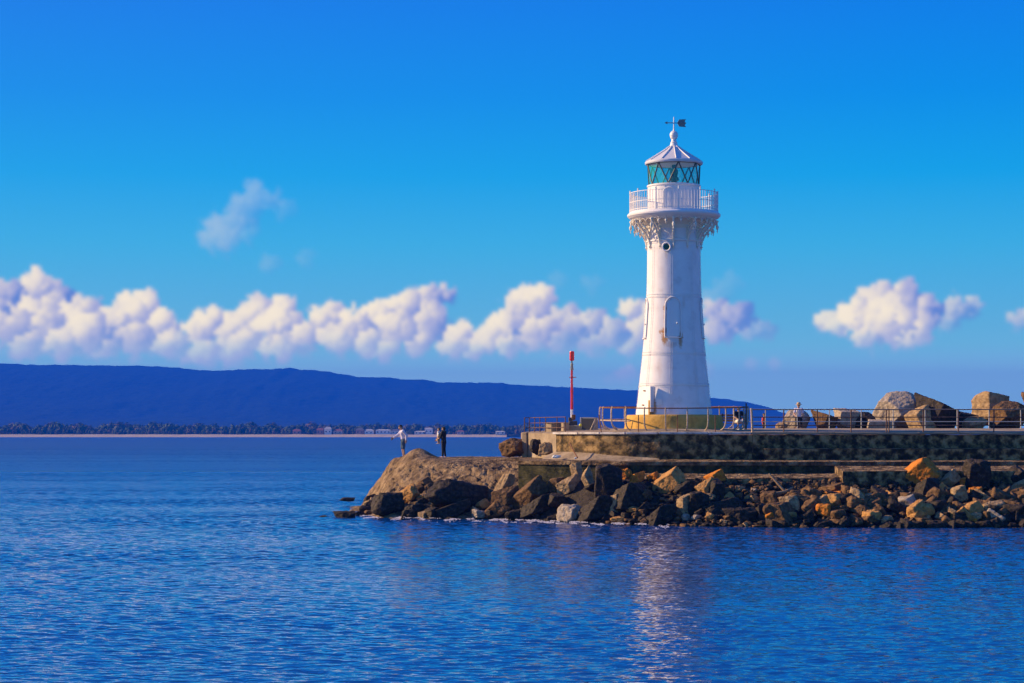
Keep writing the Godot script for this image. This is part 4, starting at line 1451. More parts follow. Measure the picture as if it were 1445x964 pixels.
	put("edge_strip", box_mesh(Vector3(0.05, 0.66, 0.05), 0.006, Vector3(-0.36, 0, 0.3)), M.galv, bl)
	for e in [[833, 840.5], [837, 844]]:
		tag(put("brace", tube_mesh([at(e[0], 607, 101.6), at(e[1], 591, 101.6)], 0.026, 6), M.rail_white), "slanting pale pipe brace beside the grey equipment box", "brace", "slanting braces")
	var buoy := SphereMesh.new()
	buoy.radius = 0.07; buoy.height = 0.15; buoy.radial_segments = 16; buoy.rings = 8
	var bo := thing("float_buoy", "small yellow float hanging beside the beacon", "float", at(819, 600, 104.4))
	put("ball", buoy, M.yellow, bo)
	put("loop", tube_mesh([Vector3(0, 0.05, 0), Vector3(0.01, 0.16, 0)], 0.012, 6), M.steel_dark, bo)
	# crumpled white plastic on the apron
	for c in [[785, 644.5, 14.0, 5.0, "crumpled white plastic sheet lying below the sunlit wall"], [812.5, 646.5, 5.0, 3.0, "small crumpled white bag at the foot of the leaning pole"]]:
		var d: float = 100.6 if c[0] < 800 else 99.3
		var o := put("plastic_sheet", rock_mesh(int(c[0]), 3, 0.1, 9, 0.35), M.white_plain)
		o.position = at(c[0], c[1], d)
		o.scale = Vector3(c[2], c[3], c[2] * 0.7) * d / F
		tag(o, c[4], "litter")
	# leaning pole against the wall, driftwood, bench
	tag(put("leaning_pole", tube_mesh([at(815, 646, 99.0), at(808, 634, 99.7), at(804, 625, 100.4)], 0.03, 8), M.rust), "thin rusty pole leaning on the curved wall", "pole")
	var dw := thing("driftwood", "bleached driftwood branch with one upright limb on the rubble", "driftwood")
	put("limb", tube_mesh([at(1108, 694, 92.8), at(1097, 682, 92.9), at(1085.5, 668.5, 93.2)], 0.06, 8, 0.045), M.wood, dw)
	put("log", tube_mesh([at(1076, 697, 92.6), at(1096, 696, 92.6), at(1108, 694, 92.7), at(1119, 688, 92.9)], 0.075, 8, 0.05), M.wood, dw)
	var bn := thing("bench", "weathered timber slat bench beside the lighthouse plinth", "bench", at(1036, 606, 104.5))
	bn.position.y = deck_y(bn.position.x, 104.5)
	for k in 3:
		put("seat_slat", box_mesh(Vector3(1.3, 0.035, 0.11), 0.006, Vector3(0, 0.30, -0.13 + 0.13 * k)), M.wood, bn)
		put("back_slat", box_mesh(Vector3(1.3, 0.10, 0.03), 0.006, Vector3(0, 0.44 + 0.13 * k, -0.24 - 0.02 * k)), M.wood, bn)
	for sx in [-0.55, 0.55]:
		put("leg", box_mesh(Vector3(0.06, 0.30, 0.36), 0.008, Vector3(sx, 0.14, 0)), M.concrete, bn)
		put("back_post", box_mesh(Vector3(0.05, 0.55, 0.04), 0.006, Vector3(sx, 0.52, -0.28)), M.steel_dark, bn)

# ------------------------------------------------------------------ rocks
var ico_cache := {}

func ico(sub: int) -> Array:
	if ico_cache.has(sub):
		return ico_cache[sub]
	var t := (1.0 + sqrt(5.0)) / 2.0
	var v := []
	for p in [[-1, t, 0], [1, t, 0], [-1, -t, 0], [1, -t, 0], [0, -1, t], [0, 1, t], [0, -1, -t], [0, 1, -t], [t, 0, -1], [t, 0, 1], [-t, 0, -1], [-t, 0, 1]]:
		v.append(Vector3(p[0], p[1], p[2]).normalized())
	var f := [[0,11,5],[0,5,1],[0,1,7],[0,7,10],[0,10,11],[1,5,9],[5,11,4],[11,10,2],[10,7,6],[7,1,8],[3,9,4],[3,4,2],[3,2,6],[3,6,8],[3,8,9],[4,9,5],[2,4,11],[6,2,10],[8,6,7],[9,8,1]]
	for s in sub:
		var mid := {}
		var g := []
		for q in f:
			var m := []
			for e in 3:
				var a: int = q[e]
				var b: int = q[(e + 1) % 3]
				var key := mini(a, b) * 100000 + maxi(a, b)
				if not mid.has(key):
					mid[key] = v.size()
					v.append(((v[a] + v[b]) as Vector3).normalized())
				m.append(mid[key])
			g.append([q[0], m[0], m[2]]); g.append([q[1], m[1], m[0]]); g.append([q[2], m[2], m[1]]); g.append([m[0], m[1], m[2]])
		f = g
	ico_cache[sub] = [v, f]
	return ico_cache[sub]

# a broken stone that fills a unit box: a block cut by planes, its faces uneven
func rock_mesh(seed_: int, sub: int, boxy: float, cuts: int, rough: float) -> ArrayMesh:
	var r := RandomNumberGenerator.new()
	r.seed = seed_
	var planes := []
	for ax in [Vector3.RIGHT, Vector3.LEFT, Vector3.UP, Vector3.DOWN, Vector3.BACK, Vector3.FORWARD]:
		planes.append([(ax + Vector3(r.randfn(), r.randfn(), r.randfn()) * (0.30 - 0.2 * boxy)).normalized(), r.randf_range(0.72, 1.0)])
	for k in cuts:
		var p := Vector3(r.randfn(), r.randfn(), r.randfn()).normalized()
		planes.append([p, r.randf_range(0.82, 1.15) + 0.22 * boxy])
	var n := FastNoiseLite.new()
	n.seed = seed_
	n.frequency = 1.1
	n.fractal_octaves = 4
	var src := ico(sub)
	var v := PackedVector3Array()
	var lo := Vector3.ONE * 99.0
	var hi := -lo
	for d in src[0]:
		var best := 9.0
		for p in planes:
			var c: float = (d as Vector3).dot(p[0])
			if c > 0.05:
				best = minf(best, p[1] / c)
		var q: Vector3 = d * best
		q += d * (rough * n.get_noise_3dv(q * 1.3) + rough * 0.35 * n.get_noise_3dv(q * 4.5 + Vector3(9, 9, 9)))
		v.append(q)
		lo = lo.min(q)
		hi = hi.max(q)
	var size := hi - lo
	for i in v.size():
		v[i] = (v[i] - (lo + hi) * 0.5) / size
	var idx := PackedInt32Array()
	for q in src[1]:
		idx.append_array([q[0], q[2], q[1]])
	return from_arrays(v, idx)

func march(px: float, py: float) -> float:
	var d := toe(px) - 2.5
	while d < 117.0:
		var x := (px - CX) / F * d
		var y := EYE + (HORIZON - py) / F * d
		var g := -9.0
		if x < 2.6:
			g = maxf(g, head_height(x, d))
		if x > -1.0:
			g = maxf(g, bed_height(x, d) - 0.1)
		g = maxf(g, -0.1)
		if g >= y:
			return d
		d += 0.08
	return d

func boulder(mesh: Mesh, tone: String, c: Array, d: float, label: String, group := "", yaw := 0.0, thick := 0.85) -> MeshInstance3D:
	# c: centre x, centre y, width, height in photograph pixels, tilt in degrees
	var o := put("boulder", mesh, M["rock_" + tone])
	var k := d / F
	var w: float = c[2] * k
	var h: float = c[3] * k
	o.transform = Transform3D((Basis(Vector3.BACK, deg_to_rad(c[4])) * Basis(Vector3.UP, yaw)).scaled_local(Vector3(w, h, minf(w, maxf(h, 0.5)) * thick + 0.15)), at(c[0], c[1], d))
	tag(o, label, "boulder", group)
	return o

func build_rocks() -> void:
	var slabs := []
	var blocks := []
	var rounds := []
	for k in 6:
		slabs.append(rock_mesh(100 + k, 4, 0.9, 4, 0.09))
		blocks.append(rock_mesh(200 + k, 4, 0.45, 7, 0.10))
		rounds.append(rock_mesh(300 + k, 4, 0.1, 10, 0.16))
	var faceted := []
	for k in 6:
		faceted.append(rock_mesh(640 + k, 5, 0.15, 13, 0.07))
	var kinds := {"S": slabs, "B": blocks, "R": rounds, "F": faceted}
	# cx, cy, w, h, tilt, tone, kind, label, lift towards the viewer
	var big := [
		[643, 701, 92, 44, -7, "dark", "R", "broad dark overhanging boulder at the foot of the breakwater head"],
		[671, 695, 18, 16, 5, "tan", "B", "small pinkish block tucked under the overhanging boulder"],
		[640, 721, 56, 20, 22, "dark", "S", "dark wedge of rock with a thin light ridge at the waterline"],
		[675, 726, 22, 15, 4, "pale", "B", "pale grey block standing in the foam"],
		[680, 714, 19, 14, 35, "yellow", "B", "yellowish block resting on the pale grey block"],
		[713, 684, 14, 32, -28, "tan", "S", "upright tan slab leaning beside the mossy wall"],
		[712, 702, 40, 24, 15, "brown", "B", "grey brown block below the upright tan slab"],
		[702, 718, 34, 20, 30, "brown", "B", "brown block with yellow edge at the waterline"],
		[746, 699, 62, 26, 41, "brown", "S", "long brown slab tilted steeply up the bank"],
		[764, 713, 58, 28, 6, "dark", "B", "dark square boulder below the long tilted slab"],
		[786, 686, 22, 22, 10, "brown", "B", "brown block between tilted slab and twin blades"],
		[734, 727, 42, 16, 0, "dark", "R", "low dark boulder washed by the foam"],
		[546, 714, 46, 36, 8, "dark", "R", "shaggy dark boulder at the seaward corner"],
		[588, 721, 38, 19, -4, "dark", "R", "low dark boulder beside the shaggy corner boulder"],
		[577, 698, 36, 22, 28, "yellow", "R", "ochre boulder resting on the seaward slope"],
		[521, 714, 20, 16, 12, "tan", "R", "tan boulder at the tip of the breakwater head"],
		[486, 729, 30, 15, 3, "dark", "R", "black rock standing in the sea off the tip"],
		[457, 731.5, 15, 8, 0, "dark", "R", "smallest black rock breaking the sea off the tip"],
		[490, 705, 22, 6, 0, "dark", "R", "flat black reef rock in the sea beyond the tip"],
		[507, 727, 18, 11, 6, "dark", "R", "black rock touching the tip of the breakwater"],
		[628, 739.5, 22, 4, 0, "dark", "R", "flat dark rock awash in front of the boulders"],
		[814.5, 668, 12, 28, 10, "tan", "S", "narrow tan blade of rock standing upright"],
		[829, 676, 14, 32, 22, "tan", "S", "tall tan blade of rock leaning on the dark boulder"],
		[858, 686, 42, 58, 4, "dark", "B", "huge dark boulder beside the twin tan blades"],
		[801, 686, 34, 20, 28, "tan", "B", "tan faced boulder in front of the twin blades"],
		[791, 707, 36, 20, -6, "dark", "B", "dark flat boulder with a lit triangular corner"],
		[805, 726, 34, 28, -10, "pale", "R", "speckled pale triangular boulder at the waterline"],
		[846, 719, 60, 38, 0, "dark", "B", "massive dark boulder at the waterline below the huge one"],
		[853, 714, 27, 18, 12, "brown", "R", "rounded brown stone lying between dark boulders"],
		[869, 713, 14, 30, -6, "tan", "S", "post shaped tan stone wedged upright"],
		[891, 701, 48, 38, -8, "dark", "B", "dark boulder below the pair of orange stones"],
		[882, 670, 20, 16, 22, "orange", "R", "rounded orange stone against the mossy wall"],
		[898, 676, 24, 15, 24, "orange", "B", "pointed orange stone beside the rounded one"],
		[923, 675, 15, 14, 20, "orange", "S", "small split orange stone beside the yellow striated slab"],
		[907, 700, 30, 17, 10, "brown", "R", "grey brown rounded boulder below the yellow slab"],
		[893, 719, 20, 8, 4, "yellow", "R", "small flat yellow stone in a dark gap"],
		[908, 720, 28, 14, 40, "dark", "S", "thin dark slab tilted above the wedge"],
		[942, 682, 44, 25, 38, "yellow", "S", "big yellow striated slab tilted against the dark block of its shaded side"],
		[967, 688, 30, 24, -20, "dark", "B", "dark block added as the shaded side of the yellow striated slab"],  # dark stone in place of the slab's own shadow side
		[932, 729, 58, 28, 16, "dark", "B", "large dark wedge boulder where the reflection begins"],
		[966, 711, 20, 36, -8, "tan", "S", "flat faced tan boulder beside the dark wedge"],
		[985, 711, 32, 32, 0, "dark", "B", "dark bulky boulder added as the shaded body of the flat faced tan one"],  # unlit body of the tan rock, painted as a separate dark stone
		[998, 692, 26, 26, 30, "yellow", "B", "yellow faced boulder on the crest of the bank"],
		[1013, 693, 28, 32, -12, "dark", "B", "dark boulder added as the shaded right side of the yellow faced one"],  # shade on the yellow rock's right, put in as dark stone
		[1008, 675, 26, 16, 26, "orange", "S", "red brown split stone at the top of the bank"],
		[1020, 716, 58, 20, 10, "dark", "R", "long dark boulder with a tan ridge"],
		[1044, 730, 40, 26, 4, "dark", "R", "rounded wet black boulder at the water edge"],
		[967, 731, 9, 11, 0, "pale", "R", "small white stone beside the dark wedge"],
		[982.5, 731, 12, 9, 0, "pale", "R", "round white stone on the dark shore"],
		[1029, 702, 12, 13, 20, "yellow", "B", "small yellow angular stone on the long dark boulder"],
		[1056, 704, 11, 11, 35, "yellow", "B", "tiny yellow wedge of stone beside the driftwood"],
		[1043, 690, 14, 10, 10, "tan", "B", "small tan block near the ledge"],
		[1063, 693, 12, 7, 0, "pale", "R", "small pale stone near the driftwood"],
		[1052.5, 742, 8, 10, 0, "tan", "R", "pinkish stone standing in the shallows"],
		[1074, 726, 22, 28, 12, "dark", "B", "narrow dark boulder beside the big brown one"],
		[1103, 726, 44, 34, -10, "brown", "B", "big brown angular boulder on the rubble shore"],
		[1172, 690, 42, 11, 14, "brown", "S", "long flat grey brown slab below the concrete ledge"],
		[1177, 698, 34, 9, 4, "orange", "S", "orange slab under the flat grey one"],
		[1188, 704, 44, 16, -8, "dark", "R", "dark boulder under the orange slab"],
		[1296, 671, 54, 33, 38, "orange", "S", "large bright orange block tilted on the rubble"],
		[1311, 689, 36, 28, -6, "dark", "B", "dark boulder propping the large orange block"],
		[1350, 667, 30, 13, 14, "pale", "B", "pale grey stone against the concrete landing"],
		[1338, 680, 30, 18, 44, "tan", "S", "ochre pointed block beside the pale grey stone"],
		[1360, 680, 22, 13, 36, "orange", "B", "small square orange block below the dark boulder"],
		[1379, 673, 34, 46, -4, "dark", "B", "big black boulder standing against the landing"],
		[1380, 658, 9, 7, 20, "orange", "B", "orange chip lying on the big black boulder"],
		[1420, 667, 26, 18, 16, "orange", "B", "orange boulder beside the big black boulder"],
		[1437, 672, 24, 24, -30, "dark", "B", "dark block behind the orange boulder"],
		[1334, 696, 22, 16, 0, "brown", "R", "brown stone under the ochre pointed block"],
		[1388, 704, 34, 13, -36, "tan", "S", "tan slab sloping off the big black boulder"],
		[1417, 699, 26, 15, 26, "brown", "S", "brown tilted slab on the upper rubble"],
		[1438, 688, 28, 14, 36, "tan", "B", "tan block at the end of the rubble crest"],
		[1358, 729, 30, 22, 34, "yellow", "S", "yellow brown slab tilted near the waterline"],
		[1325, 722, 30, 22, 0, "brown", "R", "brown bulky stone among the rubble"],
		[1308, 723, 18, 16, 0, "pale", "R", "pale round stone among the brown rubble"],
		[1412, 735, 34, 15, 8, "dark", "R", "long dark stone at the water edge of the rubble"],
		[1409, 723, 20, 9, 38, "orange", "S", "narrow orange stone above the long dark one"],
		[722, 632, 38, 25, 6, "brown", "R", "rough brown boulder at the foot of the beacon wall"],
		[755, 631, 16, 22, 8, "dark", "R", "dark rock beside the wall buttress"],
		[771, 633, 22, 17, 12, "tan", "R", "rough tan rubble heap below the sunlit wall"]]
	var i := 0
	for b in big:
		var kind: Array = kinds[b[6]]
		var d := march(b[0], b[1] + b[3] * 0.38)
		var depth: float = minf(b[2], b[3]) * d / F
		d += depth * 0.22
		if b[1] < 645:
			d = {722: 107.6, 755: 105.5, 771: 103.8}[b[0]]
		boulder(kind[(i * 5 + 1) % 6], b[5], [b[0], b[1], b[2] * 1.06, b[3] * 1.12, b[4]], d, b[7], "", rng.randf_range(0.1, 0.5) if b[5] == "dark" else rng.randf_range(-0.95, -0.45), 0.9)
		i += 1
	# broken rock along the front of the breakwater head
	for k in 26:
		var px := rng.randf_range(515, 640)
		var low := lerpf(728.0, 733.0, (px - 515.0) / 125.0)
		var py := low - 52.0 * pow(rng.randf(), 1.2) * smoothstep(500.0, 560.0, px)
		var w := rng.randf_range(14, 34)
		var h := w * rng.randf_range(0.45, 0.8)
		var tone: String = ["dark", "brown", "dark", "tan"][k % 4]
		boulder(kinds[["R", "B", "R", "S"][(k / 4) % 4]][k % 6], tone, [px, py, w, h, rng.randf_range(-30, 35)], march(px, py + h * 0.3) + 0.15, {"dark": "jagged blackish rock on the front of the breakwater head", "brown": "jagged brown rock on the front of the breakwater head", "tan": "jagged tan rock on the front of the breakwater head"}[tone], tone + " rocks of the breakwater head", rng.randf_range(-0.8, 0.8), 1.0)
	# the buttress of the beacon wall
	var bt := put("buttress", box_mesh(Vector3(0.30, 1.5, 0.5), 0.03), M.concrete)
	bt.position = at(743.5, 631, 107.6)
	bt.rotation.y = -0.6
	tag(bt, "narrow sunlit concrete buttress at the corner of the beacon wall", "buttress")
	# armour stones behind the path
	var rear := [
		[1278, 580, 80, 58, 4, "pale", "F", "largest pale faceted armour boulder behind the path", 113.0, 0.5],
		[1320, 585, 58, 50, -12, "dark", "F", "dark angular armour block beside the largest pale one", 111.6, 0.8],
		[1300, 592, 30, 34, 24, "tan", "S", "slanting tan slab between pale and dark armour blocks", 110.9, 0.4],
		[1396, 574, 44, 44, 0, "tan", "S", "square cut armour block standing highest beside the dark slab", 114.0, 0.75],
		[1432, 585, 62, 38, -4, "brown", "F", "broad brown armour block below the square cut one", 112.2, 0.3],
		[1196, 590, 34, 32, 5, "pale", "F", "rounded pale armour boulder with a dark cap", 112.5, 0.2],
		[1224, 592, 26, 22, 0, "dark", "F", "small dark pyramid armour stone beside the rounded pale one", 112.2, 0.9],
		[1243, 599, 40, 16, 2, "pale", "F", "low pale armour slab in front of the dark pyramid stone", 110.9, 0.0],
		[1379, 597, 38, 20, 3, "tan", "F", "low tan armour stone below the square cut block", 110.9, 0.2],
		[1362, 592, 30, 26, 0, "dark", "F", "dark armour stone in the gap behind the path", 112.6, 0.4],
		[1128, 592, 42, 32, 12, "pale", "F", "pale pointed armour boulder behind the person in lilac", 112.4, 0.6],
		[1163, 593, 32, 26, -6, "brown", "F", "brown two toned armour stone with a lit peak", 112.0, 0.8],
		[1104, 601, 18, 10, 0, "tan", "F", "small low armour stone beyond the child in red", 111.4, 0.0],
		[1474, 578, 50, 56, 6, "brown", "F", "tall brown armour boulder at the end of the row", 113.0, 0.3]]
	i = 0
	for b in rear:
		boulder(kinds[b[6]][(i * 3 + 2) % 6], b[5], [b[0], b[1] + 2.0, b[2], b[3] + 4.0, b[4]], b[8], b[7], "", b[9], 0.95)
		i += 1
	# loose rubble, stone by stone
	var small := []
	for k in 8:
		small.append(rock_mesh(400 + k, 3, 0.4 if k % 2 else 0.1, 8, 0.14))
	var tones := ["brown", "tan", "brown", "brown", "dark", "brown", "yellow", "dark", "brown", "dark"]
	var words := {"brown": "small brown rubble stone on the shore below the landing", "tan": "small tan rubble stone on the shore below the landing", "yellow": "small yellow ochre rubble stone on the shore", "dark": "small blackish rubble stone on the shore", "pale": "small pale grey rubble stone on the shore", "orange": "small orange rubble stone on the shore"}
	for k in 250:
		var px := rng.randf_range(1085, 1465)
		var py := rng.randf_range(694, 744)
		var w := rng.randf_range(11, 31) * (1.1 if py < 730 else 0.75)
		if k > 175:
			px = rng.randf_range(560, 1085)
			py = rng.randf_range(686, 738)
			w = rng.randf_range(7, 17)
		var h := w * rng.randf_range(0.5, 0.85)
		var tone: String = tones[rng.randi() % 10]
		if k % 23 == 0:
			tone = "orange"
		elif k % 50 == 7:
			tone = "pale"
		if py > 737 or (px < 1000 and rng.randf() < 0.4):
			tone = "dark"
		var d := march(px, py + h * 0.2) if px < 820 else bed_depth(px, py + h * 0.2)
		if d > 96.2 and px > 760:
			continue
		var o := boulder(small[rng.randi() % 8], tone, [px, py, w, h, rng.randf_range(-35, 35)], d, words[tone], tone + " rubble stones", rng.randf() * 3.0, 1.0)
		o.name = numbered("rubble_stone")
	# pebbles and chips in between
	var chip := rock_mesh(500, 2, 0.6, 8, 0.2)
	for pass_ in 2:
		var mm := MultiMesh.new()
		mm.transform_format = MultiMesh.TRANSFORM_3D
		mm.mesh = chip
		var list := []
		for k in 2200:
			var x := rng.randf_range(-0.6, 28.0)
			var d := rng.randf_range(89.3, 96.2)
			var px := CX + F * x / d
			var y := bed_height(x, d)
			if d < toe(px) - 0.1 or (y > 1.95) or d > 95.0 and x < 5.0:
				continue
			var s := 0.08 + 0.3 * pow(rng.randf(), 2.5)
			list.append(Transform3D(Basis.from_euler(Vector3(rng.randf() * 6, rng.randf() * 6, rng.randf() * 6)).scaled(Vector3(s, s * rng.randf_range(0.4, 0.9), s * rng.randf_range(0.6, 1.4))), Vector3(x, y - 0.03, -d)))
		mm.instance_count = list.size()
		for k in list.size():
			mm.set_instance_transform(k, list[k])
		var g := MultiMeshInstance3D.new()
		g.name = numbered("gravel")
		g.multimesh = mm
		g.material_override = [M.rock_dark, M.rock_brown][pass_]
		add_child(g)
		g.set_meta("kind", "stuff")
		tag(g, ["blackish chips and pebbles between the rubble stones", "brown chips and pebbles between the rubble stones"][pass_], "gravel")

# ------------------------------------------------------------------ people
# bones: [a, radius at a, b, radius at b]; one skin round all of them
func skin(bones: Array, cell: float, blend := 0.03) -> Array:
	var lo := Vector3.ONE * 99.0
	var hi := -lo
	for b in bones:
		for e in [[b[0], b[1]], [b[2], b[3]]]:
			lo = lo.min((e[0] as Vector3) - Vector3.ONE * (e[1] + cell * 3))
			hi = hi.max((e[0] as Vector3) + Vector3.ONE * (e[1] + cell * 3))
	var nx := int((hi.x - lo.x) / cell) + 2
	var ny := int((hi.y - lo.y) / cell) + 2
	var nz := int((hi.z - lo.z) / cell) + 2
	var g := PackedFloat32Array()
	g.resize(nx * ny * nz)
	g.fill(1.0)
	for b in bones:
		var A: Vector3 = b[0]
		var B: Vector3 = b[2]
		var ra: float = b[1]
		var rb: float = b[3]
		var m := maxf(ra, rb) + cell * 2.5 + blend
		var l := ((A.min(B) - lo - Vector3.ONE * m) / cell).floor()
		var u := ((A.max(B) - lo + Vector3.ONE * m) / cell).ceil()
		var ab := B - A
		var L2 := maxf(ab.length_squared(), 1e-9)
		for z in range(maxi(0, int(l.z)), mini(nz, int(u.z) + 1)):
			for y in range(maxi(0, int(l.y)), mini(ny, int(u.y) + 1)):
				var o := (z * ny + y) * nx
				for x in range(maxi(0, int(l.x)), mini(nx, int(u.x) + 1)):
					var p := lo + Vector3(x, y, z) * cell
					var t := clampf((p - A).dot(ab) / L2, 0.0, 1.0)
					var d := p.distance_to(A + ab * t) - lerpf(ra, rb, t)
					var e := g[o + x]
					var h := clampf(0.5 + 0.5 * (e - d) / blend, 0.0, 1.0)
					g[o + x] = lerpf(e, d, h) - blend * h * (1.0 - h)
	var v := PackedVector3Array()
	var idx := PackedInt32Array()
	var at_cell := {}
	var off := [0, 1, nx, nx + 1, nx * ny, nx * ny + 1, nx * ny + nx, nx * ny + nx + 1]
	for z in nz - 1:
		for y in ny - 1:
			for x in nx - 1:
				var c := (z * ny + y) * nx + x
				var inside := 0
				for k in 8:
					if g[c + off[k]] < 0.0:
						inside += 1
				if inside == 0 or inside == 8:
					continue
				var s := Vector3.ZERO
				var m := 0
				for e in [[0,1],[2,3],[4,5],[6,7],[0,2],[1,3],[4,6],[5,7],[0,4],[1,5],[2,6],[3,7]]:
					var a := g[c + off[e[0]]]
					var b := g[c + off[e[1]]]
					if (a < 0.0) != (b < 0.0):
						var t := a / (a - b)
						var p := Vector3(e[0] & 1, (e[0] >> 1) & 1, e[0] >> 2)
						var q := Vector3(e[1] & 1, (e[1] >> 1) & 1, e[1] >> 2)
						s += p.lerp(q, t)
						m += 1
				at_cell[c] = v.size()
				v.append(lo + (Vector3(x, y, z) + s / m) * cell)
	for c in at_cell:
		for ax in [[1, nx, nx * ny], [nx, nx * ny, 1], [nx * ny, 1, nx]]:
			var a := g[c]
			var b := g[c + ax[0]]
			if (a < 0.0) == (b < 0.0):
				continue
			var q := [c, c - ax[1], c - ax[1] - ax[2], c - ax[2]]
			if not (at_cell.has(q[1]) and at_cell.has(q[2]) and at_cell.has(q[3])):
				continue
			var w := [at_cell[q[0]], at_cell[q[1]], at_cell[q[2]], at_cell[q[3]]]
			if a < 0.0:
				idx.append_array([w[0], w[2], w[1], w[0], w[3], w[2]])
			else:
				idx.append_array([w[0], w[1], w[2], w[0], w[2], w[3]])
	return [v, idx]

func skin_mesh(bones: Array, cell: float, blend := 0.03, extra := []) -> ArrayMesh:
	var s := skin(bones, cell, blend)
	var v: PackedVector3Array = s[0]
	var idx: PackedInt32Array = s[1]
	for e in extra:   # finer pieces (hands) joined into the same mesh
		var b := v.size()
		for p in e[0]:
			v.append(e[2] * (p as Vector3))
		for q in e[1]:
			idx.append(q + b)
	return from_arrays(v, idx)

var hand_cache := []

func hand(wrist: Vector3, elbow: Vector3, grip := 0.5, size := 1.0) -> Array:
	# the palm lies along -y, the thumb leaves its side near the wrist
	if hand_cache.is_empty():
		var b := [[Vector3(0, 0.01, 0), 0.026, Vector3(0, -0.03, 0), 0.028]]
		for k in 4:
			var x := -0.03 + 0.02 * k
			b.append([Vector3(x * 0.7, -0.02, 0), 0.015, Vector3(x, -0.085, 0), 0.0125])
			var l: float = [0.030, 0.040, 0.044, 0.038][k]
			var p := Vector3(x, -0.085, 0)
			var q := p + Vector3(x * 0.1, -l, 0.010)
			var r := q + Vector3(0, -l * 0.65, 0.018)
			var e := r + Vector3(0, -l * 0.3, 0.016)
			b.append([p, 0.0105, q, 0.0095]); b.append([q, 0.0095, r, 0.0088]); b.append([r, 0.0088, e, 0.008])
		b.append([Vector3(0.022, -0.02, 0.004), 0.014, Vector3(0.052, -0.058, 0.014), 0.0115])
		b.append([Vector3(0.052, -0.058, 0.014), 0.0105, Vector3(0.056, -0.092, 0.024), 0.009])
		hand_cache = skin(b, 0.006, 0.008)
	var dir := (wrist - elbow).normalized()
	var y := -dir
	var x := y.cross(Vector3(0.2, 0.1, 1)).normalized()
	var z := x.cross(y).normalized()
	return [hand_cache[0], hand_cache[1], Transform3D(Basis(x, y, z) * size, wrist)]

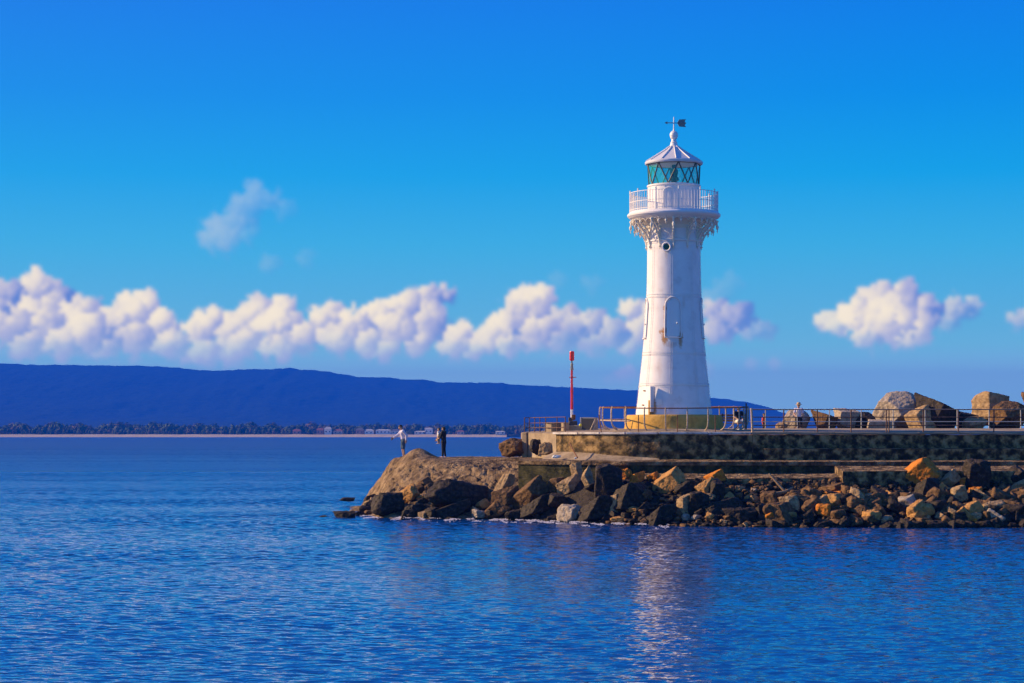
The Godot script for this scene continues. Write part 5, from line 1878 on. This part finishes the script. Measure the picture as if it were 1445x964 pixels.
# j: joints of the figure in its own axes, which look along -x
func make_person(where: Vector3, yaw: float, label: String, j: Dictionary, s: float, dress: Dictionary) -> Node3D:
	var P := thing("person", label, "person", where)
	P.rotation.y = yaw
	var hd: Vector3 = j.head
	var nk: Vector3 = j.neck
	var body := [[j.hip, 0.115 * s, j.waist, 0.105 * s], [j.waist, 0.105 * s, j.chest, 0.125 * s], [j.chest, 0.12 * s, nk, 0.055 * s], [nk, 0.05 * s, hd, 0.055 * s],
		[hd + Vector3(0, 0.02, 0) * s, 0.088 * s, hd + Vector3(0.025, 0.03, 0) * s, 0.09 * s], [hd + Vector3(-0.04, -0.06, 0) * s, 0.045 * s, hd, 0.07 * s],
		[hd + Vector3(-0.085, 0.0, 0) * s, 0.014 * s, hd + Vector3(-0.10, -0.025, 0) * s, 0.016 * s]]
	for e in [-1, 1]:
		body.append([hd + Vector3(0.01, 0, 0.085 * e) * s, 0.016 * s, hd + Vector3(0.015, -0.03, 0.085 * e) * s, 0.013 * s])
	var hands := []
	for q in ["a", "b"]:
		var e: float = -1.0 if q == "a" else 1.0
		body.append([j.chest + Vector3(0, 0.06, 0) * s, 0.08 * s, j["sh_" + q], 0.06 * s])
		body.append([j["sh_" + q], 0.052 * s, j["el_" + q], 0.042 * s])
		body.append([j["el_" + q], 0.041 * s, j["wr_" + q], 0.030 * s])
		body.append([j.hip, 0.10 * s, j["th_" + q], 0.095 * s])
		body.append([j["th_" + q], 0.09 * s, j["kn_" + q], 0.058 * s])
		body.append([j["kn_" + q], 0.056 * s, j["an_" + q], 0.040 * s])
		body.append([j["an_" + q] + Vector3(0.03, -0.045, 0) * s, 0.036 * s, j["an_" + q] + Vector3(-0.15, -0.055, 0) * s, 0.030 * s])
		hands.append(hand(j["wr_" + q], j["el_" + q], 0.5, s))
	put("body", skin_mesh(body, 0.022 * clampf(s, 0.6, 1.0), 0.03 * s, hands), M.skin, P)
	var hair := [[hd + Vector3(0.03, 0.055, 0) * s, 0.092 * s, hd + Vector3(-0.01, 0.06, 0) * s, 0.086 * s], [hd + Vector3(0.055, 0.02, 0) * s, 0.075 * s, hd + Vector3(0.06, -0.04, 0) * s, 0.05 * s]]
	put("hair", skin_mesh(hair, 0.018, 0.02), dress.get("hair", M.hair), P)
	for e in [-1, 1]:
		var ey := SphereMesh.new()
		ey.radius = 0.012 * s; ey.height = 0.02 * s; ey.radial_segments = 8; ey.rings = 4
		put("eye", ey, M.hair, P).position = hd + Vector3(-0.082, 0.012, 0.033 * e) * s
	put("mouth", box_mesh(Vector3(0.012, 0.008, 0.04) * s, 0.0, hd + Vector3(-0.088, -0.055, 0) * s), M.red_cloth, P)
	var fat := 0.018 * s
	var top := [[j.hip + Vector3(0, 0.02, 0), 0.12 * s + fat, j.waist, 0.11 * s + fat], [j.waist, 0.11 * s + fat, j.chest, 0.128 * s + fat], [j.chest, 0.12 * s + fat, (nk as Vector3).lerp(j.chest, 0.25), 0.062 * s]]
	for q in ["a", "b"]:
		top.append([j.chest + Vector3(0, 0.06, 0) * s, 0.085 * s + fat, j["sh_" + q], 0.062 * s + fat])
		var sleeve: float = dress.get("sleeve", 1.0)
		var end: Vector3 = (j["el_" + q] as Vector3).lerp(j["wr_" + q], clampf(sleeve - 0.5, 0, 0.46) * 2.0)
		top.append([j["sh_" + q], 0.055 * s + fat, j["el_" + q] if sleeve > 0.5 else (j["sh_" + q] as Vector3).lerp(j["el_" + q], 0.6), 0.045 * s + fat])
		if sleeve > 0.5:
			top.append([j["el_" + q], 0.045 * s + fat, end, 0.034 * s + fat])
	put("shirt", skin_mesh(top, 0.02, 0.03 * s), dress.top, P)
	var low := [[j.hip, 0.125 * s + fat * 0.7, j.hip + Vector3(0, 0.06, 0) * s, 0.118 * s + fat * 0.7]]
	for q in ["a", "b"]:
		low.append([j.hip, 0.105 * s + fat, j["th_" + q], 0.098 * s + fat * 0.8])
		var leg: float = dress.get("leg", 1.0)
		var e1: Vector3 = (j["th_" + q] as Vector3).lerp(j["kn_" + q], minf(1.0, leg * 2.0 - 0.06))
		low.append([j["th_" + q], 0.092 * s + fat * 0.8, e1, (0.072 if leg < 0.7 else 0.06) * s + fat * 0.8])
		if leg > 0.7:
			low.append([j["kn_" + q], 0.059 * s + fat * 0.7, j["an_" + q] + Vector3(0, 0.03, 0) * s, 0.044 * s + fat * 0.7])
	put("shorts" if dress.get("leg", 1.0) < 0.7 else "trousers", skin_mesh(low, 0.02, 0.03 * s), dress.bottom, P)
	for q in ["a", "b"]:
		var a: Vector3 = j["an_" + q]
		put("shoe", skin_mesh([[a + Vector3(0.035, -0.045, 0) * s, 0.045 * s, a + Vector3(-0.15, -0.055, 0) * s, 0.037 * s]], 0.016, 0.02), dress.get("shoe", M.steel_dark), P)
	return P

func standing(s: float) -> Dictionary:
	var j := {"hip": Vector3(0, 0.95, 0), "waist": Vector3(0, 1.1, 0), "chest": Vector3(0, 1.32, 0), "neck": Vector3(-0.01, 1.49, 0), "head": Vector3(-0.02, 1.62, 0)}
	for q in [["a", -1.0], ["b", 1.0]]:
		var e: float = q[1]
		j["sh_" + q[0]] = Vector3(0, 1.42, 0.19 * e)
		j["el_" + q[0]] = Vector3(0.03, 1.13, 0.24 * e)
		j["wr_" + q[0]] = Vector3(-0.02, 0.88, 0.25 * e)
		j["th_" + q[0]] = Vector3(0, 0.88, 0.095 * e)
		j["kn_" + q[0]] = Vector3(-0.01, 0.50, 0.11 * e)
		j["an_" + q[0]] = Vector3(0.02, 0.09, 0.12 * e)
	return j

func scaled(j: Dictionary, s: float) -> Dictionary:
	for k in j:
		j[k] = (j[k] as Vector3) * s
	return j

func build_people() -> void:
	# the man at the edge, arm held out over the water
	var j := standing(1.0)
	j.chest = Vector3(-0.05, 1.32, 0); j.neck = Vector3(-0.11, 1.47, 0); j.head = Vector3(-0.16, 1.60, 0)
	j.sh_a = Vector3(-0.07, 1.41, -0.19); j.el_a = Vector3(-0.27, 1.18, -0.22); j.wr_a = Vector3(-0.50, 1.06, -0.14)
	j.sh_b = Vector3(-0.05, 1.41, 0.19); j.el_b = Vector3(0.13, 1.17, 0.25); j.wr_b = Vector3(0.10, 0.93, 0.24)
	j.kn_a = Vector3(-0.03, 0.5, -0.1); j.an_a = Vector3(0.03, 0.09, -0.11); j.an_b = Vector3(0.06, 0.09, 0.1)
	var g1 := head_height(-5.76, 112.6)
	var man := make_person(Vector3(-5.76, g1 - 0.01, -112.6), 0.25, "person in pale lilac shirt and dark shorts holding one arm out", j, 1.0, {"top": M.lilac_cloth, "bottom": M.denim, "leg": 0.5, "sleeve": 0.97})
	# a reel of line in the outstretched hand
	var reel := thing("hand_line", "small dark fishing reel in the outstretched hand", "reel", man.to_global(Vector3(-0.60, 1.0, -0.12)))
	var rs := st_new()
	lathe(rs, [[0.0, -0.05], [0.06, -0.05], [0.06, -0.035], [0.035, -0.03], [0.035, 0.03], [0.06, 0.035], [0.06, 0.05], [0.0, 0.05]], 14)
	put("spool", done(rs), M.steel_dark, reel)
	put("handle", tube_mesh([Vector3(0, -0.09, 0), Vector3(0, 0.09, 0)], 0.012, 6), M.steel_dark, reel)
	# the carrying adult and the toddler
	j = standing(1.0)
	j.head = Vector3(-0.03, 1.58, 0); j.neck = Vector3(-0.01, 1.46, 0)
	j.el_a = Vector3(-0.12, 1.15, -0.23); j.wr_a = Vector3(-0.33, 1.10, -0.10)
	j.el_b = Vector3(-0.10, 1.13, 0.24); j.wr_b = Vector3(-0.33, 1.02, 0.12)
	j.an_a = Vector3(0.03, 0.09, -0.16); j.an_b = Vector3(0.0, 0.09, 0.16)
	var s2 := 0.96
	var g2 := head_height(-3.63, 113.0)
	make_person(Vector3(-3.63, g2 - 0.01, -113.0), -0.35, "person dressed all in black carrying a toddler", scaled(j, s2), s2, {"top": M.black_cloth, "bottom": M.black_cloth, "sleeve": 0.6, "shoe": M.pink_cloth})
	var s3 := 0.52
	j = {"hip": Vector3(0, 0.0, 0), "waist": Vector3(0, 0.14, 0), "chest": Vector3(0, 0.32, 0), "neck": Vector3(0, 0.48, 0), "head": Vector3(0, 0.68, 0)}
	for q in [["a", -1.0], ["b", 1.0]]:
		var e: float = q[1]
		j["sh_" + q[0]] = Vector3(0, 0.42, 0.17 * e)
		j["el_" + q[0]] = Vector3(0.10, 0.24, 0.24 * e)
		j["wr_" + q[0]] = Vector3(0.26, 0.30, 0.20 * e)
		j["th_" + q[0]] = Vector3(0.03, -0.03, 0.11 * e)
		j["kn_" + q[0]] = Vector3(-0.05, -0.33, 0.15 * e)
		j["an_" + q[0]] = Vector3(0.02, -0.68, 0.14 * e)
	make_person(Vector3(-3.63 - 0.27, g2 + 1.14, -113.0 - 0.06), -0.35, "toddler in white top and beige trousers held on an arm", scaled(j, s3), s3 * 1.25, {"top": M.white_cloth, "bottom": M.beige_cloth, "hair": M.hair_brown, "sleeve": 0.6, "shoe": M.pink_cloth})
	# the seated one
	j = {"hip": Vector3(0, 0.44, 0), "waist": Vector3(0.02, 0.60, 0), "chest": Vector3(-0.03, 0.82, 0), "neck": Vector3(-0.07, 0.98, 0), "head": Vector3(-0.11, 1.10, 0)}
	for q in [["a", -1.0], ["b", 1.0]]:
		var e: float = q[1]
		j["sh_" + q[0]] = Vector3(-0.03, 0.92, 0.18 * e)
		j["el_" + q[0]] = Vector3(-0.12, 0.68, 0.25 * e)
		j["wr_" + q[0]] = Vector3(-0.33, 0.57, 0.14 * e)
		j["th_" + q[0]] = Vector3(-0.04, 0.42, 0.09 * e)
		j["kn_" + q[0]] = Vector3(-0.42, 0.46, 0.13 * e)
		j["an_" + q[0]] = Vector3(-0.40, 0.09, 0.13 * e)
	var s4 := 0.93
	var p4 := at(1042, 606, 104.4)
	make_person(Vector3(p4.x, deck_y(p4.x, 104.4) - 0.02, -104.45), PI / 2 + 0.2, "person in black shirt and light shorts sitting on the bench", scaled(j, s4), s4, {"top": M.black_cloth, "bottom": M.white_cloth, "leg": 0.5, "sleeve": 0.4, "shoe": M.white_cloth, "hair": M.hair_brown})
	# beyond the far railing
	var s5 := 0.62
	j = standing(1.0)
	j.head = Vector3(-0.02, 1.66, 0)
	var p5 := at(1078.5, 606, 110.6)
	make_person(Vector3(p5.x, 3.90, -110.7), 2.6, "small child in a bright red top beyond the railing", scaled(j, s5), s5 * 1.15, {"top": M.red_cloth, "bottom": M.black_cloth, "sleeve": 0.9})
	j = standing(1.0)
	var s6 := 0.95
	var p6 := at(1127.5, 606, 110.7)
	j.el_a = Vector3(-0.14, 1.16, -0.22); j.wr_a = Vector3(-0.28, 1.05, -0.1)
	var lady := make_person(Vector3(p6.x, 3.88, -110.8), 1.2, "person in lilac top and straw hat standing beyond the railing", scaled(j, s6), s6, {"top": M.lilac_cloth, "bottom": M.black_cloth, "leg": 0.5, "sleeve": 0.45, "hair": M.hair_brown})
	var hat := st_new()
	lathe(hat, [[0.17, 1.585], [0.17, 1.60], [0.105, 1.615], [0.10, 1.68], [0.06, 1.72], [0.0, 1.725]], 18)
	put("hat", done(hat), M.straw, lady).position = Vector3(0, 0.0, 0)
